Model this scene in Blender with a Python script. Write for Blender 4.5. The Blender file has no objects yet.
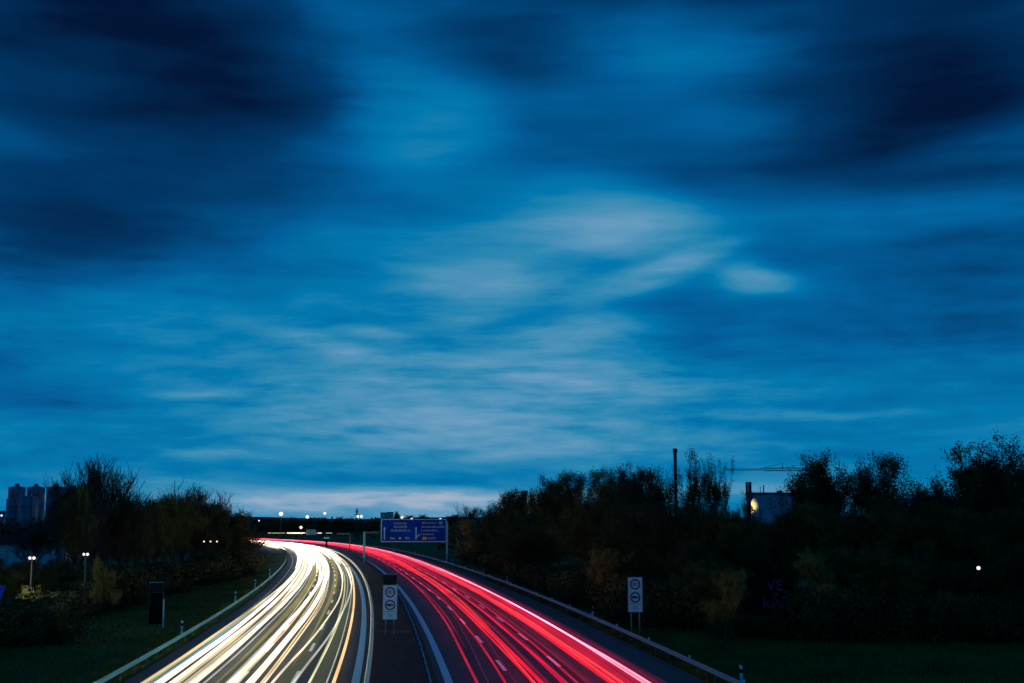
import bpy, math, random
import numpy as np
from mathutils import Vector, Matrix

random.seed(7)
rng = np.random.default_rng(11)
R = math.radians
sc = bpy.context.scene
col = sc.collection

# ------------------------------------------------------------------ camera
CAM_H, F_PX, HOR = 8.8, 1300.0, 522.0
PITCH = math.atan((HOR - 341.5) / F_PX)
cd = bpy.data.cameras.new('camera')
cam = bpy.data.objects.new('camera', cd); col.objects.link(cam)
cam.location = (0, 0, CAM_H)
cam.rotation_euler = (math.pi / 2 + PITCH, 0, 0)
cd.sensor_width = 36.0; cd.lens = F_PX / 1024 * 36.0
cd.clip_start = 0.5; cd.clip_end = 20000
sc.camera = cam
sc.view_settings.view_transform = 'Standard'
sc.view_settings.look = 'None'
sc.view_settings.exposure = 0.0
sc.view_settings.gamma = 1.0
sc.view_settings.use_curve_mapping = False
sc.cycles.use_denoising = True
sc.cycles.transparent_max_bounces = 48
sc.cycles.max_bounces = 5
sc.cycles.diffuse_bounces = 2
sc.cycles.glossy_bounces = 2

# ------------------------------------------------------------------ dusk sky
w = bpy.data.worlds.new("World"); sc.world = w; w.use_nodes = True
nt = w.node_tree; nt.nodes.clear()
N = nt.nodes.new; LK = nt.links.new
def M(op, a, b=None, c=None):
    n = N('ShaderNodeMath'); n.operation = op
    for i, v in enumerate((a, b, c)):
        if v is None: continue
        if isinstance(v, (int, float)): n.inputs[i].default_value = v
        else: LK(v, n.inputs[i])
    return n.outputs[0]
tc = N('ShaderNodeTexCoord'); sep = N('ShaderNodeSeparateXYZ'); LK(tc.outputs['Generated'], sep.inputs[0])
az = M('MULTIPLY', M('ARCTAN2', sep.outputs[0], sep.outputs[1]), 57.2958)
el = M('MULTIPLY', M('ARCSINE', sep.outputs[2]), 57.2958)
def comb(x, y, z=0.0):
    n = N('ShaderNodeCombineXYZ')
    for i, v in enumerate((x, y, z)):
        if isinstance(v, (int, float)): n.inputs[i].default_value = v
        else: LK(v, n.inputs[i])
    return n.outputs[0]
def noise(vec, scale, detail=4, rough=.55, dist=0.0):
    n = N('ShaderNodeTexNoise'); n.noise_dimensions = '3D'
    n.inputs['Scale'].default_value = scale; n.inputs['Detail'].default_value = detail
    n.inputs['Roughness'].default_value = rough; n.inputs['Distortion'].default_value = dist
    LK(vec, n.inputs['Vector']); return n
# wind-drawn warp of the whole cloud field
wn = noise(comb(M('MULTIPLY', az, .07), M('MULTIPLY', el, .22), 3.1), 1.0, 1.5, .45)
ws = N('ShaderNodeSeparateXYZ'); LK(wn.outputs['Color'], ws.inputs[0])
azw = M('MULTIPLY_ADD', M('SUBTRACT', ws.outputs[0], .5), 5.0, az)
elw = M('MULTIPLY_ADD', M('SUBTRACT', ws.outputs[1], .5), 1.6, el)
P = comb(azw, elw, 0.0)
# cloud banks: azimuth, elevation, half width, half height (degrees), tilt, strength
BANKS = [
 (-20,21.5,8,4.6,0,-.30),(-12,18.6,5.5,2.0,-8,-.24),(-16,19.5,8,3,0,-.10),(-19,12.2,5.6,1.7,6,-.26),(-17,14,8,2.2,0,-.12),
 (-8.5,14.2,4,.9,0,-.10),(-5.5,20,4.2,1.8,0,-.06),(20.5,19.5,5.2,5.5,0,-.36),(17.5,16.6,5,1.2,-6,-.20),(11.5,15.4,6.5,1.3,0,-.16),
 (20.5,9.8,4.6,1.7,4,-.20),(17.5,7.7,6,.8,0,-.12),(13,21,6,2.4,0,-.10),(9.5,7.2,7,1.8,0,-.08),(-17.5,5.3,7,.7,0,-.09),(-21,8.6,3,3,0,-.08),
 (2.5,19.5,3,3.4,0,-.07),(1.2,22.6,5,1.6,0,-.12),(5,14.6,4,1,0,-.07),(12,4.9,4,.3,0,-.05),(4.5,4.7,5,.28,-2,-.10),(2,3.7,4,.22,0,-.08),(-4.5,4.1,2.5,.2,0,-.06),
 (-4,18.2,2.7,2.6,0,.22),(-7.8,20.2,2.4,2.2,0,.08),(8,20.5,3.6,1.2,0,.14),(9,17.4,2.6,.9,0,.07),(3.8,13.3,3.4,1.4,-4,.27),(1.2,12.4,4.8,.9,3,.17),(5.4,12.3,3.6,1.0,0,.13),
 (-1.6,10.4,3.3,.75,-2,.30),(5.8,10.5,3.0,.55,12,.34),(2.9,8.2,2.2,.65,8,.32),(11.2,10.3,1.5,.55,-8,.30),(-1.9,9.1,1.8,.4,0,.12),(8.4,11.4,2.2,.4,12,.12),
 (-3.2,5.5,8.5,2.2,0,.24),(-4.2,4.0,7,1.0,0,.13),(3,4.8,9,1.6,0,.08),(3.5,6.6,5,.9,-4,.10),(-8.4,7.6,2.6,.36,-12,.20),(-5.8,8,1.5,.3,-8,.16),(-13.6,5.4,1.4,.22,0,.22),(-12.4,2.65,2.4,.22,0,.22),
 (3,5.8,4,.6,0,.10),(4,3.4,7,.45,0,.12),(20.4,15.7,3.6,1,5,.12),(19,12.8,4,1,0,.08),(13,4.5,4.5,.2,0,.12),(-14,9,6,1.6,0,.08),(-4,12,6,2.5,0,.08),
 (-5.5,.95,8,.45,0,.62),(2.5,1.35,6,.3,0,.16),(12,1.4,3.2,.45,0,.26),(-6,.3,8,.4,0,.26),(18,2.2,6,1.5,0,.03)]
acc = None; accL = None
for (a, e, wa, we, tilt, amp) in BANKS:
    amp = amp * (.56 if amp < 0 else 1.15)
    m = N('ShaderNodeMapping'); m.vector_type = 'TEXTURE'
    m.inputs['Location'].default_value = (a, e, 0); m.inputs['Rotation'].default_value = (0, 0, R(tilt))
    m.inputs['Scale'].default_value = (wa, we, 1); LK(P, m.inputs['Vector'])
    d = N('ShaderNodeVectorMath'); d.operation = 'DOT_PRODUCT'; LK(m.outputs[0], d.inputs[0]); LK(m.outputs[0], d.inputs[1])
    g = M('POWER', 2.71828, M('MULTIPLY', M('POWER', d.outputs['Value'], 1.0 if amp < 0 else 1.35), -.62))
    if amp < 0: acc = M('MULTIPLY', g, amp) if acc is None else M('MULTIPLY_ADD', g, amp, acc)
    else: accL = M('MULTIPLY', g, amp) if accL is None else M('MULTIPLY_ADD', g, amp, accL)
base = N('ShaderNodeMapRange'); base.inputs['From Min'].default_value = 0; base.inputs['From Max'].default_value = 24
base.inputs['To Min'].default_value = .64; base.inputs['To Max'].default_value = .40; base.clamp = True; LK(el, base.inputs[0])
n1 = noise(comb(M('MULTIPLY', az, .085), M('MULTIPLY', el, .42), 0), 1.0, 3, .45, 0)
n2 = noise(comb(M('MULTIPLY', azw, .22), M('MULTIPLY', elw, 1.5), 5), 1.0, 4, .5, 0)
n3 = noise(comb(M('MULTIPLY', azw, .55), M('MULTIPLY', elw, 2.9), 9), 1.0, 4, .5, 0)
low = N('ShaderNodeMapRange'); low.inputs['From Min'].default_value = 14; low.inputs['From Max'].default_value = 3
low.inputs['To Min'].default_value = .04; low.inputs['To Max'].default_value = .22; LK(el, low.inputs[0])
wisp = N('ShaderNodeMapRange'); wisp.inputs['From Min'].default_value = .34; wisp.inputs['From Max'].default_value = .66
wisp.inputs['To Min'].default_value = .45; wisp.inputs['To Max'].default_value = 1.35
LK(M('MULTIPLY_ADD', n3.outputs['Fac'], .35, M('MULTIPLY', n2.outputs['Fac'], .65)), wisp.inputs[0])
soft = N('ShaderNodeMapRange'); soft.inputs['From Min'].default_value = 6; soft.inputs['From Max'].default_value = 14; soft.inputs['To Min'].default_value = 1; soft.inputs['To Max'].default_value = .25; LK(el, soft.inputs[0])
wsp = M('MULTIPLY_ADD', M('SUBTRACT', wisp.outputs[0], 1.0), soft.outputs[0], 1.0)
v = M('ADD', base.outputs[0], acc)
v = M('MULTIPLY_ADD', accL, wsp, v)
v = M('MULTIPLY_ADD', M('SUBTRACT', n1.outputs['Fac'], .5), .30, v)
v = M('MULTIPLY_ADD', M('SUBTRACT', n2.outputs['Fac'], .5), low.outputs[0], v)
v = M('MULTIPLY_ADD', M('MULTIPLY', M('SUBTRACT', n3.outputs['Fac'], .5), low.outputs[0]), .35, v)
n4 = noise(comb(M('MULTIPLY', azw, .34), M('MULTIPLY', elw, .95), 21), 1.0, 5, .6)
v = M('MULTIPLY_ADD', M('MULTIPLY', M('SUBTRACT', n4.outputs['Fac'], .5), soft.outputs[0]), .22, v)
over = M('MAXIMUM', M('SUBTRACT', v, .74), 0.0)
v = M('ADD', M('MINIMUM', v, .74), M('MULTIPLY', M('SUBTRACT', 1.0, M('POWER', 2.71828, M('MULTIPLY', over, -3.6))), .26))
ramp = N('ShaderNodeValToRGB'); LK(v, ramp.inputs[0])
def lin(c): return tuple((x / 255 / 12.92) if x <= 10 else ((x / 255 + .055) / 1.055) ** 2.4 for x in c)
stops = [(0.0, (1, 8, 26)), (.18, (1, 22, 56)), (.34, (0, 56, 104)), (.5, (0, 95, 155)), (.64, (0, 120, 174)), (.78, (44, 136, 178)), (.88, (78, 146, 186)), (.95, (108, 158, 192)), (1.0, (172, 184, 204))]
cr = ramp.color_ramp
while len(cr.elements) > 1: cr.elements.remove(cr.elements[0])
cr.elements[0].position = stops[0][0]; cr.elements[0].color = (*lin(stops[0][1]), 1)
for p_, c_ in stops[1:]:
    e_ = cr.elements.new(p_); e_.color = (*lin(c_), 1)
# thin daylight residue of the clear air above the clouds
sky = N('ShaderNodeTexSky'); sky.sky_type = 'NISHITA'; sky.sun_disc = False
sky.sun_elevation = R(-3); sky.sun_rotation = R(-10)
skb = N('ShaderNodeMixRGB'); skb.blend_type = 'ADD'; skb.inputs[0].default_value = .003
LK(ramp.outputs[0], skb.inputs[1]); LK(sky.outputs[0], skb.inputs[2])
bg = N('ShaderNodeBackground'); bg.inputs[1].default_value = 1.0; LK(skb.outputs[0], bg.inputs[0])
wo = N('ShaderNodeOutputWorld'); LK(bg.outputs[0], wo.inputs[0])

# ------------------------------------------------------------------ helpers
def tag(o, label=None, cat=None, group=None, kind=None):
    if label: o['label'] = label
    if cat: o['category'] = cat
    if group: o['group'] = group
    if kind: o['kind'] = kind
    return o
def empty(name, loc, label, cat, group=None, rz=0.0):
    o = bpy.data.objects.new(name, None); col.objects.link(o)
    o.location = loc; o.rotation_euler = (0, 0, rz)
    return tag(o, label, cat, group)
def copy_thing(root, label=None, cat=None, group=None):
    r = root.copy(); col.objects.link(r)
    if label: r['label'] = label
    for ch in root.children:
        c = ch.copy(); col.objects.link(c); c.parent = r
        for g in ch.children:
            d = g.copy(); col.objects.link(d); d.parent = c
    return r
class MB:
    def __init__(s): s.v = []; s.f = []
    def box(s, x0, y0, z0, x1, y1, z1):
        b = len(s.v)
        s.v += [(x0,y0,z0),(x1,y0,z0),(x1,y1,z0),(x0,y1,z0),(x0,y0,z1),(x1,y0,z1),(x1,y1,z1),(x0,y1,z1)]
        s.f += [tuple(b + i for i in q) for q in ((0,3,2,1),(4,5,6,7),(0,1,5,4),(1,2,6,5),(2,3,7,6),(3,0,4,7))]
        return s
    def tube(s, pts, radii, n=6, cap=True):
        b = len(s.v); pts = [Vector(p) for p in pts]
        for i, p in enumerate(pts):
            d = (pts[min(i + 1, len(pts) - 1)] - pts[max(i - 1, 0)])
            if d.length < 1e-6: d = Vector((0, 0, 1))
            d.normalize()
            u = d.cross(Vector((0, 0, 1)) if abs(d.z) < .9 else Vector((1, 0, 0))).normalized(); q = u.cross(d)
            r = radii[i] if hasattr(radii, '__len__') else radii
            for k in range(n):
                t = 2 * math.pi * k / n
                s.v.append(tuple(p + u * (r * math.cos(t)) + q * (r * math.sin(t))))
        for i in range(len(pts) - 1):
            for k in range(n):
                a = b + i * n + k; c = b + i * n + (k + 1) % n
                s.f.append((a, c, c + n, a + n))
        if cap:
            s.f.append(tuple(b + k for k in range(n))[::-1]); s.f.append(tuple(b + (len(pts) - 1) * n + k for k in range(n)))
        return s
    def lathe(s, prof, c=(0, 0), n=20):
        b = len(s.v)
        for (r, z) in prof:
            for k in range(n):
                t = 2 * math.pi * k / n; s.v.append((c[0] + r * math.cos(t), c[1] + r * math.sin(t), z))
        for i in range(len(prof) - 1):
            for k in range(n):
                a = b + i * n + k; d = b + i * n + (k + 1) % n
                s.f.append((a, d, d + n, a + n))
        s.f.append(tuple(b + k for k in range(n))[::-1]); s.f.append(tuple(b + (len(prof) - 1) * n + k for k in range(n)))
        return s
    def poly(s, pts):
        b = len(s.v); s.v += [tuple(p) for p in pts]; s.f.append(tuple(range(b, b + len(pts)))); return s
    def xz(s, pts, y0, y1):      # prism: outline in x-z, from y0 to y1
        b = len(s.v); n = len(pts)
        s.v += [(p[0], y0, p[1]) for p in pts] + [(p[0], y1, p[1]) for p in pts]
        s.f.append(tuple(b + i for i in range(n))); s.f.append(tuple(b + n + i for i in range(n))[::-1])
        for i in range(n):
            j = (i + 1) % n; s.f.append((b + j, b + i, b + n + i, b + n + j))
        return s
    def build(s, name, mat, parent=None, smooth=False):
        me = bpy.data.meshes.new(name); me.from_pydata(s.v, [], s.f); me.update()
        if smooth: me.polygons.foreach_set('use_smooth', [True] * len(me.polygons))
        if mat: me.materials.append(mat)
        o = bpy.data.objects.new(name, me); col.objects.link(o)
        if parent: o.parent = parent
        return o

def pmat(name, c, rough=.7, metal=0.0, var=0.0, scale=1.0, c2=None, spec=.4, bump=0.0, detail=5, stretch=None):
    m = bpy.data.materials.new(name); m.use_nodes = True; t = m.node_tree; b = t.nodes['Principled BSDF']
    b.inputs['Roughness'].default_value = rough; b.inputs['Metallic'].default_value = metal
    b.inputs['Specular IOR Level'].default_value = spec
    tcn = t.nodes.new('ShaderNodeTexCoord'); mp = t.nodes.new('ShaderNodeMapping')
    if stretch: mp.inputs['Scale'].default_value = stretch
    t.links.new(tcn.outputs['Object'], mp.inputs[0])
    n = t.nodes.new('ShaderNodeTexNoise'); n.inputs['Scale'].default_value = scale; n.inputs['Detail'].default_value = detail
    t.links.new(mp.outputs[0], n.inputs['Vector'])
    r = t.nodes.new('ShaderNodeValToRGB'); r.color_ramp.elements[0].position = .35; r.color_ramp.elements[1].position = .65
    if c2 is None: c2 = tuple(min(1, x * (1 + var)) for x in c); c = tuple(x * (1 - var) for x in c)
    r.color_ramp.elements[0].color = (*c, 1); r.color_ramp.elements[1].color = (*c2, 1)
    t.links.new(n.outputs['Fac'], r.inputs[0]); t.links.new(r.outputs[0], b.inputs['Base Color'])
    if bump:
        bp = t.nodes.new('ShaderNodeBump'); bp.inputs['Strength'].default_value = bump; bp.inputs['Distance'].default_value = .05
        t.links.new(n.outputs['Fac'], bp.inputs['Height']); t.links.new(bp.outputs[0], b.inputs['Normal'])
    return m
def lampmat(name, c, s):
    m = bpy.data.materials.new(name); m.use_nodes = True; t = m.node_tree; t.nodes.clear()
    e = t.nodes.new('ShaderNodeEmission'); e.inputs[0].default_value = (*c, 1); e.inputs[1].default_value = s
    o = t.nodes.new('ShaderNodeOutputMaterial'); t.links.new(e.outputs[0], o.inputs[0]); return m
def lightpath(name, c, s):
    # a moving lamp's accumulated light: it adds to what lies behind it
    m = bpy.data.materials.new(name); m.use_nodes = True; t = m.node_tree; t.nodes.clear()
    e = t.nodes.new('ShaderNodeEmission'); e.inputs[0].default_value = (*c, 1)
    tcn = t.nodes.new('ShaderNodeTexCoord'); mp = t.nodes.new('ShaderNodeMapping'); mp.inputs['Scale'].default_value = (.06, .06, .06)
    n = t.nodes.new('ShaderNodeTexNoise'); n.inputs['Detail'].default_value = 3; n.inputs['Scale'].default_value = 1
    t.links.new(tcn.outputs['Object'], mp.inputs[0]); t.links.new(mp.outputs[0], n.inputs['Vector'])
    mm = t.nodes.new('ShaderNodeMath'); mm.operation = 'MULTIPLY_ADD'; mm.inputs[1].default_value = s * 1.7; mm.inputs[2].default_value = s * .15
    t.links.new(n.outputs['Fac'], mm.inputs[0]); t.links.new(mm.outputs[0], e.inputs[1])
    tr = t.nodes.new('ShaderNodeBsdfTransparent'); a = t.nodes.new('ShaderNodeAddShader')
    t.links.new(e.outputs[0], a.inputs[0]); t.links.new(tr.outputs[0], a.inputs[1])
    o = t.nodes.new('ShaderNodeOutputMaterial'); t.links.new(a.outputs[0], o.inputs[0]); return m

MAT = dict(
 asphalt=pmat('asphalt', (.020,.036,.042), .75, c2=(.034,.056,.062), scale=.35, bump=.15, spec=.35, stretch=(3,.3,1), detail=9),
 shoulder=pmat('shoulder_asphalt', (.045,.047,.05), .8, c2=(.065,.067,.07), scale=.4, bump=.1),
 median=pmat('median_gravel', (.006,.009,.010), .95, c2=(.016,.022,.022), scale=1.4, bump=.3),
 paint=pmat('road_paint', (.62,.62,.6), .55, c2=(.8,.8,.78), scale=3, detail=8),
 grass=pmat('grass_ground', (.025,.045,.006), .95, c2=(.070,.095,.014), scale=.12, bump=.4, spec=.1, detail=9),
 blade=pmat('grass_blades', (.030,.060,.010), .8, c2=(.10,.14,.022), scale=.25, spec=.1),
 zinc=pmat('galvanised_steel', (.11,.40,.42), .6, 0, c2=(.16,.50,.50), spec=.08, scale=2),
 post=pmat('galvanised_post', (.07,.10,.105), .6, .3, var=.2, scale=3),
 white=pmat('white_reflective', (.30,.70,.80), .5, spec=.1, c2=(.38,.78,.86), scale=6),
 black=pmat('black_plastic', (.005,.006,.008), .7, spec=.03, var=.2, scale=4),
 signred=pmat('sign_ring_red', (.10,.008,.012), .4, var=.1, scale=4),
 signblk=pmat('sign_black', (.01,.01,.012), .5, var=.1, scale=4),
 signblue=pmat('sign_blue', (.0003,.04,.26), .5, spec=.04, c2=(.0006,.07,.40), scale=.25),
 yellow=pmat('sign_yellow', (.6,.42,.02), .4, var=.1, scale=3),
 teal=pmat('teal_panel', (.08,.5,.5), .4, var=.15, scale=1),
 bark=pmat('bark', (.03,.024,.018), .9, c2=(.06,.05,.04), scale=5, bump=.5, stretch=(1,1,.2)),
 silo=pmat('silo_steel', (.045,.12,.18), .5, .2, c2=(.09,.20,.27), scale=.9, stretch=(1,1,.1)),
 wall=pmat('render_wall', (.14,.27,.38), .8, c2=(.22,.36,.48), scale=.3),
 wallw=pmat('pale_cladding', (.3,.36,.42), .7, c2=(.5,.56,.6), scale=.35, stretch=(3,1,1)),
 roofd=pmat('dark_roof', (.03,.032,.036), .7, var=.2, scale=1),
 concrete=pmat('concrete', (.06,.06,.065), .85, c2=(.10,.10,.11), scale=.6),
 glass=pmat('dark_window', (.02,.025,.03), .15, var=.1, scale=2, spec=.6),
 craneyel=pmat('crane_steel', (.10,.09,.06), .6, var=.2, scale=2),
 hill=pmat('wooded_hill_haze', (.04,.06,.065), .95, c2=(.06,.085,.09), scale=.01, spec=.05),  # bluish distance haze put into the base colour
 bluep=pmat('blue_paint', (.02,.10,.55), .35, var=.15, scale=1),
 blueline=pmat('line_blue_white', (.34,.66,.72), .6, c2=(.46,.80,.84), scale=2, spec=.1),
 letter=pmat('sign_lettering', (.30,.66,.74), .5, var=.05, scale=1, spec=.1),
 dash=pmat('dash_paint', (.85,.85,.85), .6, c2=(.95,.95,.95), scale=2),
 hood=pmat('hood_panel', (.012,.024,.030), .7, var=.2, scale=3, spec=.05),
 cream=pmat('rail_cream_lit', (.90,.72,.34), .32, .9, c2=(.98,.84,.48), scale=.8),  # warm headlight tint put into the steel's own colour
 graffiti=pmat('graffiti_blue', (.006,.02,.05), .8, c2=(.02,.09,.30), scale=1.3, spec=.05),
)
def leafmat(name, c1, c2, sc_=.5):
    m = bpy.data.materials.new(name); m.use_nodes = True; t = m.node_tree; b = t.nodes['Principled BSDF']
    b.inputs['Roughness'].default_value = .7; b.inputs['Specular IOR Level'].default_value = .15
    g = t.nodes.new('ShaderNodeTexCoord'); n = t.nodes.new('ShaderNodeTexNoise'); n.inputs['Scale'].default_value = sc_; n.inputs['Detail'].default_value = 4
    oi = t.nodes.new('ShaderNodeObjectInfo'); ad = t.nodes.new('ShaderNodeVectorMath'); ad.operation = 'ADD'
    t.links.new(g.outputs['Object'], ad.inputs[0]); t.links.new(oi.outputs['Location'], ad.inputs[1])
    t.links.new(ad.outputs[0], n.inputs['Vector'])
    r = t.nodes.new('ShaderNodeValToRGB'); r.color_ramp.elements[0].position = .38; r.color_ramp.elements[1].position = .64
    r.color_ramp.elements[0].color = (*c1, 1); r.color_ramp.elements[1].color = (*c2, 1)
    t.links.new(n.outputs['Fac'], r.inputs[0]); t.links.new(r.outputs[0], b.inputs['Base Color']); return m
LEAF_D = leafmat('leaf_dark', (.020,.032,.010), (.065,.072,.020))
LEAF_M = leafmat('leaf_mid', (.036,.060,.014), (.14,.14,.030))
LEAF_Y = leafmat('leaf_autumn', (.07,.08,.02), (.32,.28,.06), .8)
LEAF_G = leafmat('leaf_bright_green', (.05,.12,.02), (.25,.30,.06), 1.2)

# ------------------------------------------------------------------ course of the motorway (plan view, metres)
KN = [(-60,4.5),(0,0.2),(74,-6.3),(119,-11.0),(173,-17.5),(226,-24.3),(270,-30.6),(330,-40.6),(387,-51.5),(450,-65.5),(502,-80),(556,-99),(606,-121),(650,-145),(700,-178),(760,-226),(800,-262)]
_c = np.polyfit([k[0] / 400 for k in KN], [k[1] for k in KN], 6); _d = np.polyder(_c)
def CX(Y): return float(np.polyval(_c, Y / 400))
def CS(Y): return float(np.polyval(_d, Y / 400)) / 400
def road_pt(Y, off, z=0.0):
    s = CS(Y); h = math.hypot(1, s)
    return (CX(Y) + off / h, Y - off * s / h, z)
def heading(Y): return -math.atan(CS(Y))          # rotation about z that turns +Y along the road
def at(px, py, Y):                                 # point in the place at forward distance Y seen at a photo position
    x = (px - 512) / F_PX; y = (341.5 - py) / F_PX
    dy = math.cos(PITCH) - y * math.sin(PITCH); dz = math.sin(PITCH) + y * math.cos(PITCH)
    return Vector((x / dy * Y, Y, CAM_H + dz / dy * Y))
def strip(name, o0, o1, z, mat, y0=-60, y1=790, step=4, label=None):
    m = MB(); ys = np.arange(y0, y1 + .1, step)
    for Y in ys:
        m.v.append(road_pt(Y, o0, z)); m.v.append(road_pt(Y, o1, z))
    for i in range(len(ys) - 1): m.f.append((2*i, 2*i+1, 2*i+3, 2*i+2))
    o = m.build(name, mat); tag(o, kind='structure'); 
    if label: o['label'] = label
    return o

# ground and hills
g = MB(); g.poly([(-6000,-400,-.06),(6000,-400,-.06),(6000,9000,-.06),(-6000,9000,-.06)])
tag(g.build('ground', MAT['grass']), 'dark green meadow ground on both sides of the motorway', kind='structure')
strip('road', 2.1, 17.0, 0.0, MAT['asphalt'], label='right carriageway leading away, streaked with red tail lights')
strip('road', -15.2, -1.85, 0.0, MAT['asphalt'], label='left carriageway coming nearer, streaked with white headlights')
strip('median_strip', -1.85, 2.1, -.01, MAT['median'], label='dark planted strip between the two carriageways')
strip('edge_line', 2.5, 2.95, .006, MAT['blueline'], label='solid white line at the inner edge of the right carriageway')
strip('edge_line', 13.5, 13.72, .006, MAT['paint'], label='solid white line at the hard shoulder of the right carriageway')
strip('edge_line', -2.65, -2.2, .006, MAT['blueline'], label='solid pale line beside the median on the left carriageway')
strip('edge_line', -14.12, -14.0, .006, MAT['paint'], label='thin pale line at the outer edge of the left carriageway')
def dashes(off, phase, lab):
    m = MB()
    Y = phase
    while Y < 700:
        a, b = Y - 3, Y + 3
        m.poly([road_pt(a, off - .11, .006), road_pt(a, off + .11, .006), road_pt(b, off + .11, .006), road_pt(b, off - .11, .006)])
        Y += 18 if True else 0
    tag(m.build('lane_marking', MAT['dash']), lab, kind='structure')
dashes(6.35, 10, 'dashed white lane line nearer the median on the right carriageway')
dashes(9.9, 12, 'dashed white lane line nearer the hard shoulder on the right carriageway')
dashes(-5.9, 5, 'dashed white lane line nearer the median on the left carriageway')
dashes(-8.9, 5, 'dashed white lane line nearer the outer edge of the left carriageway')
# distant low hills
def hillrange(y0, depth, prof, label):
    m = MB(); n = 120
    xs = np.linspace(prof[0][0], prof[-1][0], n)
    zs = np.interp(xs, [p[0] for p in prof], [p[1] for p in prof]) + rng.normal(0, .5, n).cumsum() * .25
    for x, z in zip(xs, zs):
        m.v += [(x, y0, -1), (x, y0 + depth * .4, max(z * .75, .5)), (x, y0 + depth, max(z, 1)), (x, y0 + depth * 2, -1)]
    for i in range(n - 1):
        for k in range(3):
            a = 4 * i + k; m.f.append((a, a + 4, a + 5, a + 1))
    tag(m.build('hills', MAT['hill'], smooth=True), label, kind='structure')
hillrange(3000, 700, [(-3200,24),(-900,24),(-700,24),(-560,19),(-420,17),(-300,20),(-150,24),(60,20),(300,18),(3000,30)], 'low wooded hills far away on the horizon')
hillrange(2000, 300, [(-2200,14),(-640,11),(-520,8),(-330,8),(-230,14),(-150,17),(-60,14),(200,12),(2200,16)], 'nearer dark wooded ridge below the skyline')

# ------------------------------------------------------------------ guardrails
def guardrail(off, label, side, y0=36, posts_n=100, reflect=None, mat=None, cap=0):
    root = empty('guardrail', road_pt(y0, off, 0), label, 'guardrail', 'steel guardrails along the motorway')
    o0 = Vector(root.location)
    prof = [(0,.46),(.045,.50),(.045,.55),(0,.60),(0,.62),(.045,.67),(.045,.72),(0,.76)]
    m = MB(); ys = list(np.arange(-56, 700, 4.0)); k = len(prof)
    for Y in ys:
        for (dx_, z) in prof:
            m.v.append(tuple(Vector(road_pt(Y, off + side * (.08 + dx_), z)) - o0))
    for i in range(len(ys) - 1):
        for j in range(k - 1):
            a = i * k + j; m.f.append((a, a + 1, a + 1 + k, a + k))
    if cap:
        m.tube([tuple(Vector(road_pt(Y, off, .74)) - o0) for Y in ys], cap, 10)  # tube added along the rail top to mirror the headlight trails
    m.build('rail_beam', mat or MAT['zinc'], root)
    pm = MB(); pm.box(-.05,-.035,0,.05,.035,.74); pm.box(-.05,-.05,.55,.09*side if side>0 else .05,.05,.68) if side > 0 else pm.box(-.09,-.05,.55,.05,.05,.68)
    first = None
    for i in range(posts_n):
        Y = y0 + 4.0 * i
        if first is None: p = pm.build('post', MAT['post'], root); first = p
        else: p = first.copy(); col.objects.link(p); p.parent = root
        p.location = Vector(road_pt(Y, off, 0)) - o0; p.rotation_euler = (0, 0, heading(Y))
    m = MB(); Y = y0 + 4.0 * posts_n
    while Y < 700:
        c = Vector(road_pt(Y, off, 0)) - o0; m.box(c.x - .05, c.y - .04, 0, c.x + .05, c.y + .04, .74); Y += 4
    tag(m.build('post', MAT['post'], root), kind='stuff')
    if reflect:
        rm = MB(); rm.box(-.06,-.03,.77,.06,.03,.90); rm.box(-.02,-.02,.74,.02,.02,.77); fr = None
        Y = 42
        while Y < 430:
            if fr is None: q = rm.build('reflector', MAT['white'], root); fr = q
            else: q = fr.copy(); col.objects.link(q); q.parent = root
            q.location = Vector(road_pt(Y, off + side * .02, 0)) - o0; q.rotation_euler = (0, 0, heading(Y)); Y += reflect
    return root
guardrail(17.35, 'steel guardrail with white reflectors at the outer edge of the red-streaked carriageway', -1, reflect=12.0)
guardrail(1.45, 'faint blue steel guardrail on the median beside the red-streaked carriageway', 1)
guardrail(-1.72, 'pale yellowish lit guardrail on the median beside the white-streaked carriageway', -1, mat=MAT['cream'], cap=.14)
guardrail(-15.55, 'greenish lit guardrail along the grass at the outer edge of the white-streaked carriageway', 1)

# verge grass along the right guardrail
def tufts(name, n, y0, y1, o0, o1, h, label):
    ys = rng.uniform(y0, y1, n) ** 1.0; off = rng.uniform(o0, o1, n); V = []; Fc = []
    for i in range(n):
        p = road_pt(ys[i], off[i], -.05); a = rng.uniform(0, 6.28); hh = h * rng.uniform(.5, 1.2); ww = .03 + .03 * rng.random()
        dx_, dy_ = math.cos(a) * ww, math.sin(a) * ww; lx, ly = rng.normal(0, .12, 2) * hh * 2
        b = len(V); V += [(p[0]-dx_, p[1]-dy_, p[2]), (p[0]+dx_, p[1]+dy_, p[2]), (p[0]+lx, p[1]+ly, p[2]+hh)]; Fc.append((b, b+1, b+2))
    m = MB(); m.v = V; m.f = Fc
    tag(m.build(name, MAT['blade']), label, 'grass', kind='stuff')
tufts('verge_grass', 9000, 60, 200, 16.9, 18.6, .42, 'long grass growing under the right guardrail')
tufts('verge_grass', 5000, 60, 200, -17.4, -15.5, .32, 'grass growing behind the left guardrail')
tufts('verge_grass', 3500, 62, 240, -1.5, 1.3, .14, 'short grass and weeds on the median')

tufts('meadow_grass', 26000, 62, 118, 18.8, 50, .24, 'rough meadow grass right of the motorway')
tufts('meadow_grass', 26000, 60, 200, -40, -17.2, .24, 'rough meadow grass left of the motorway')
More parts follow.
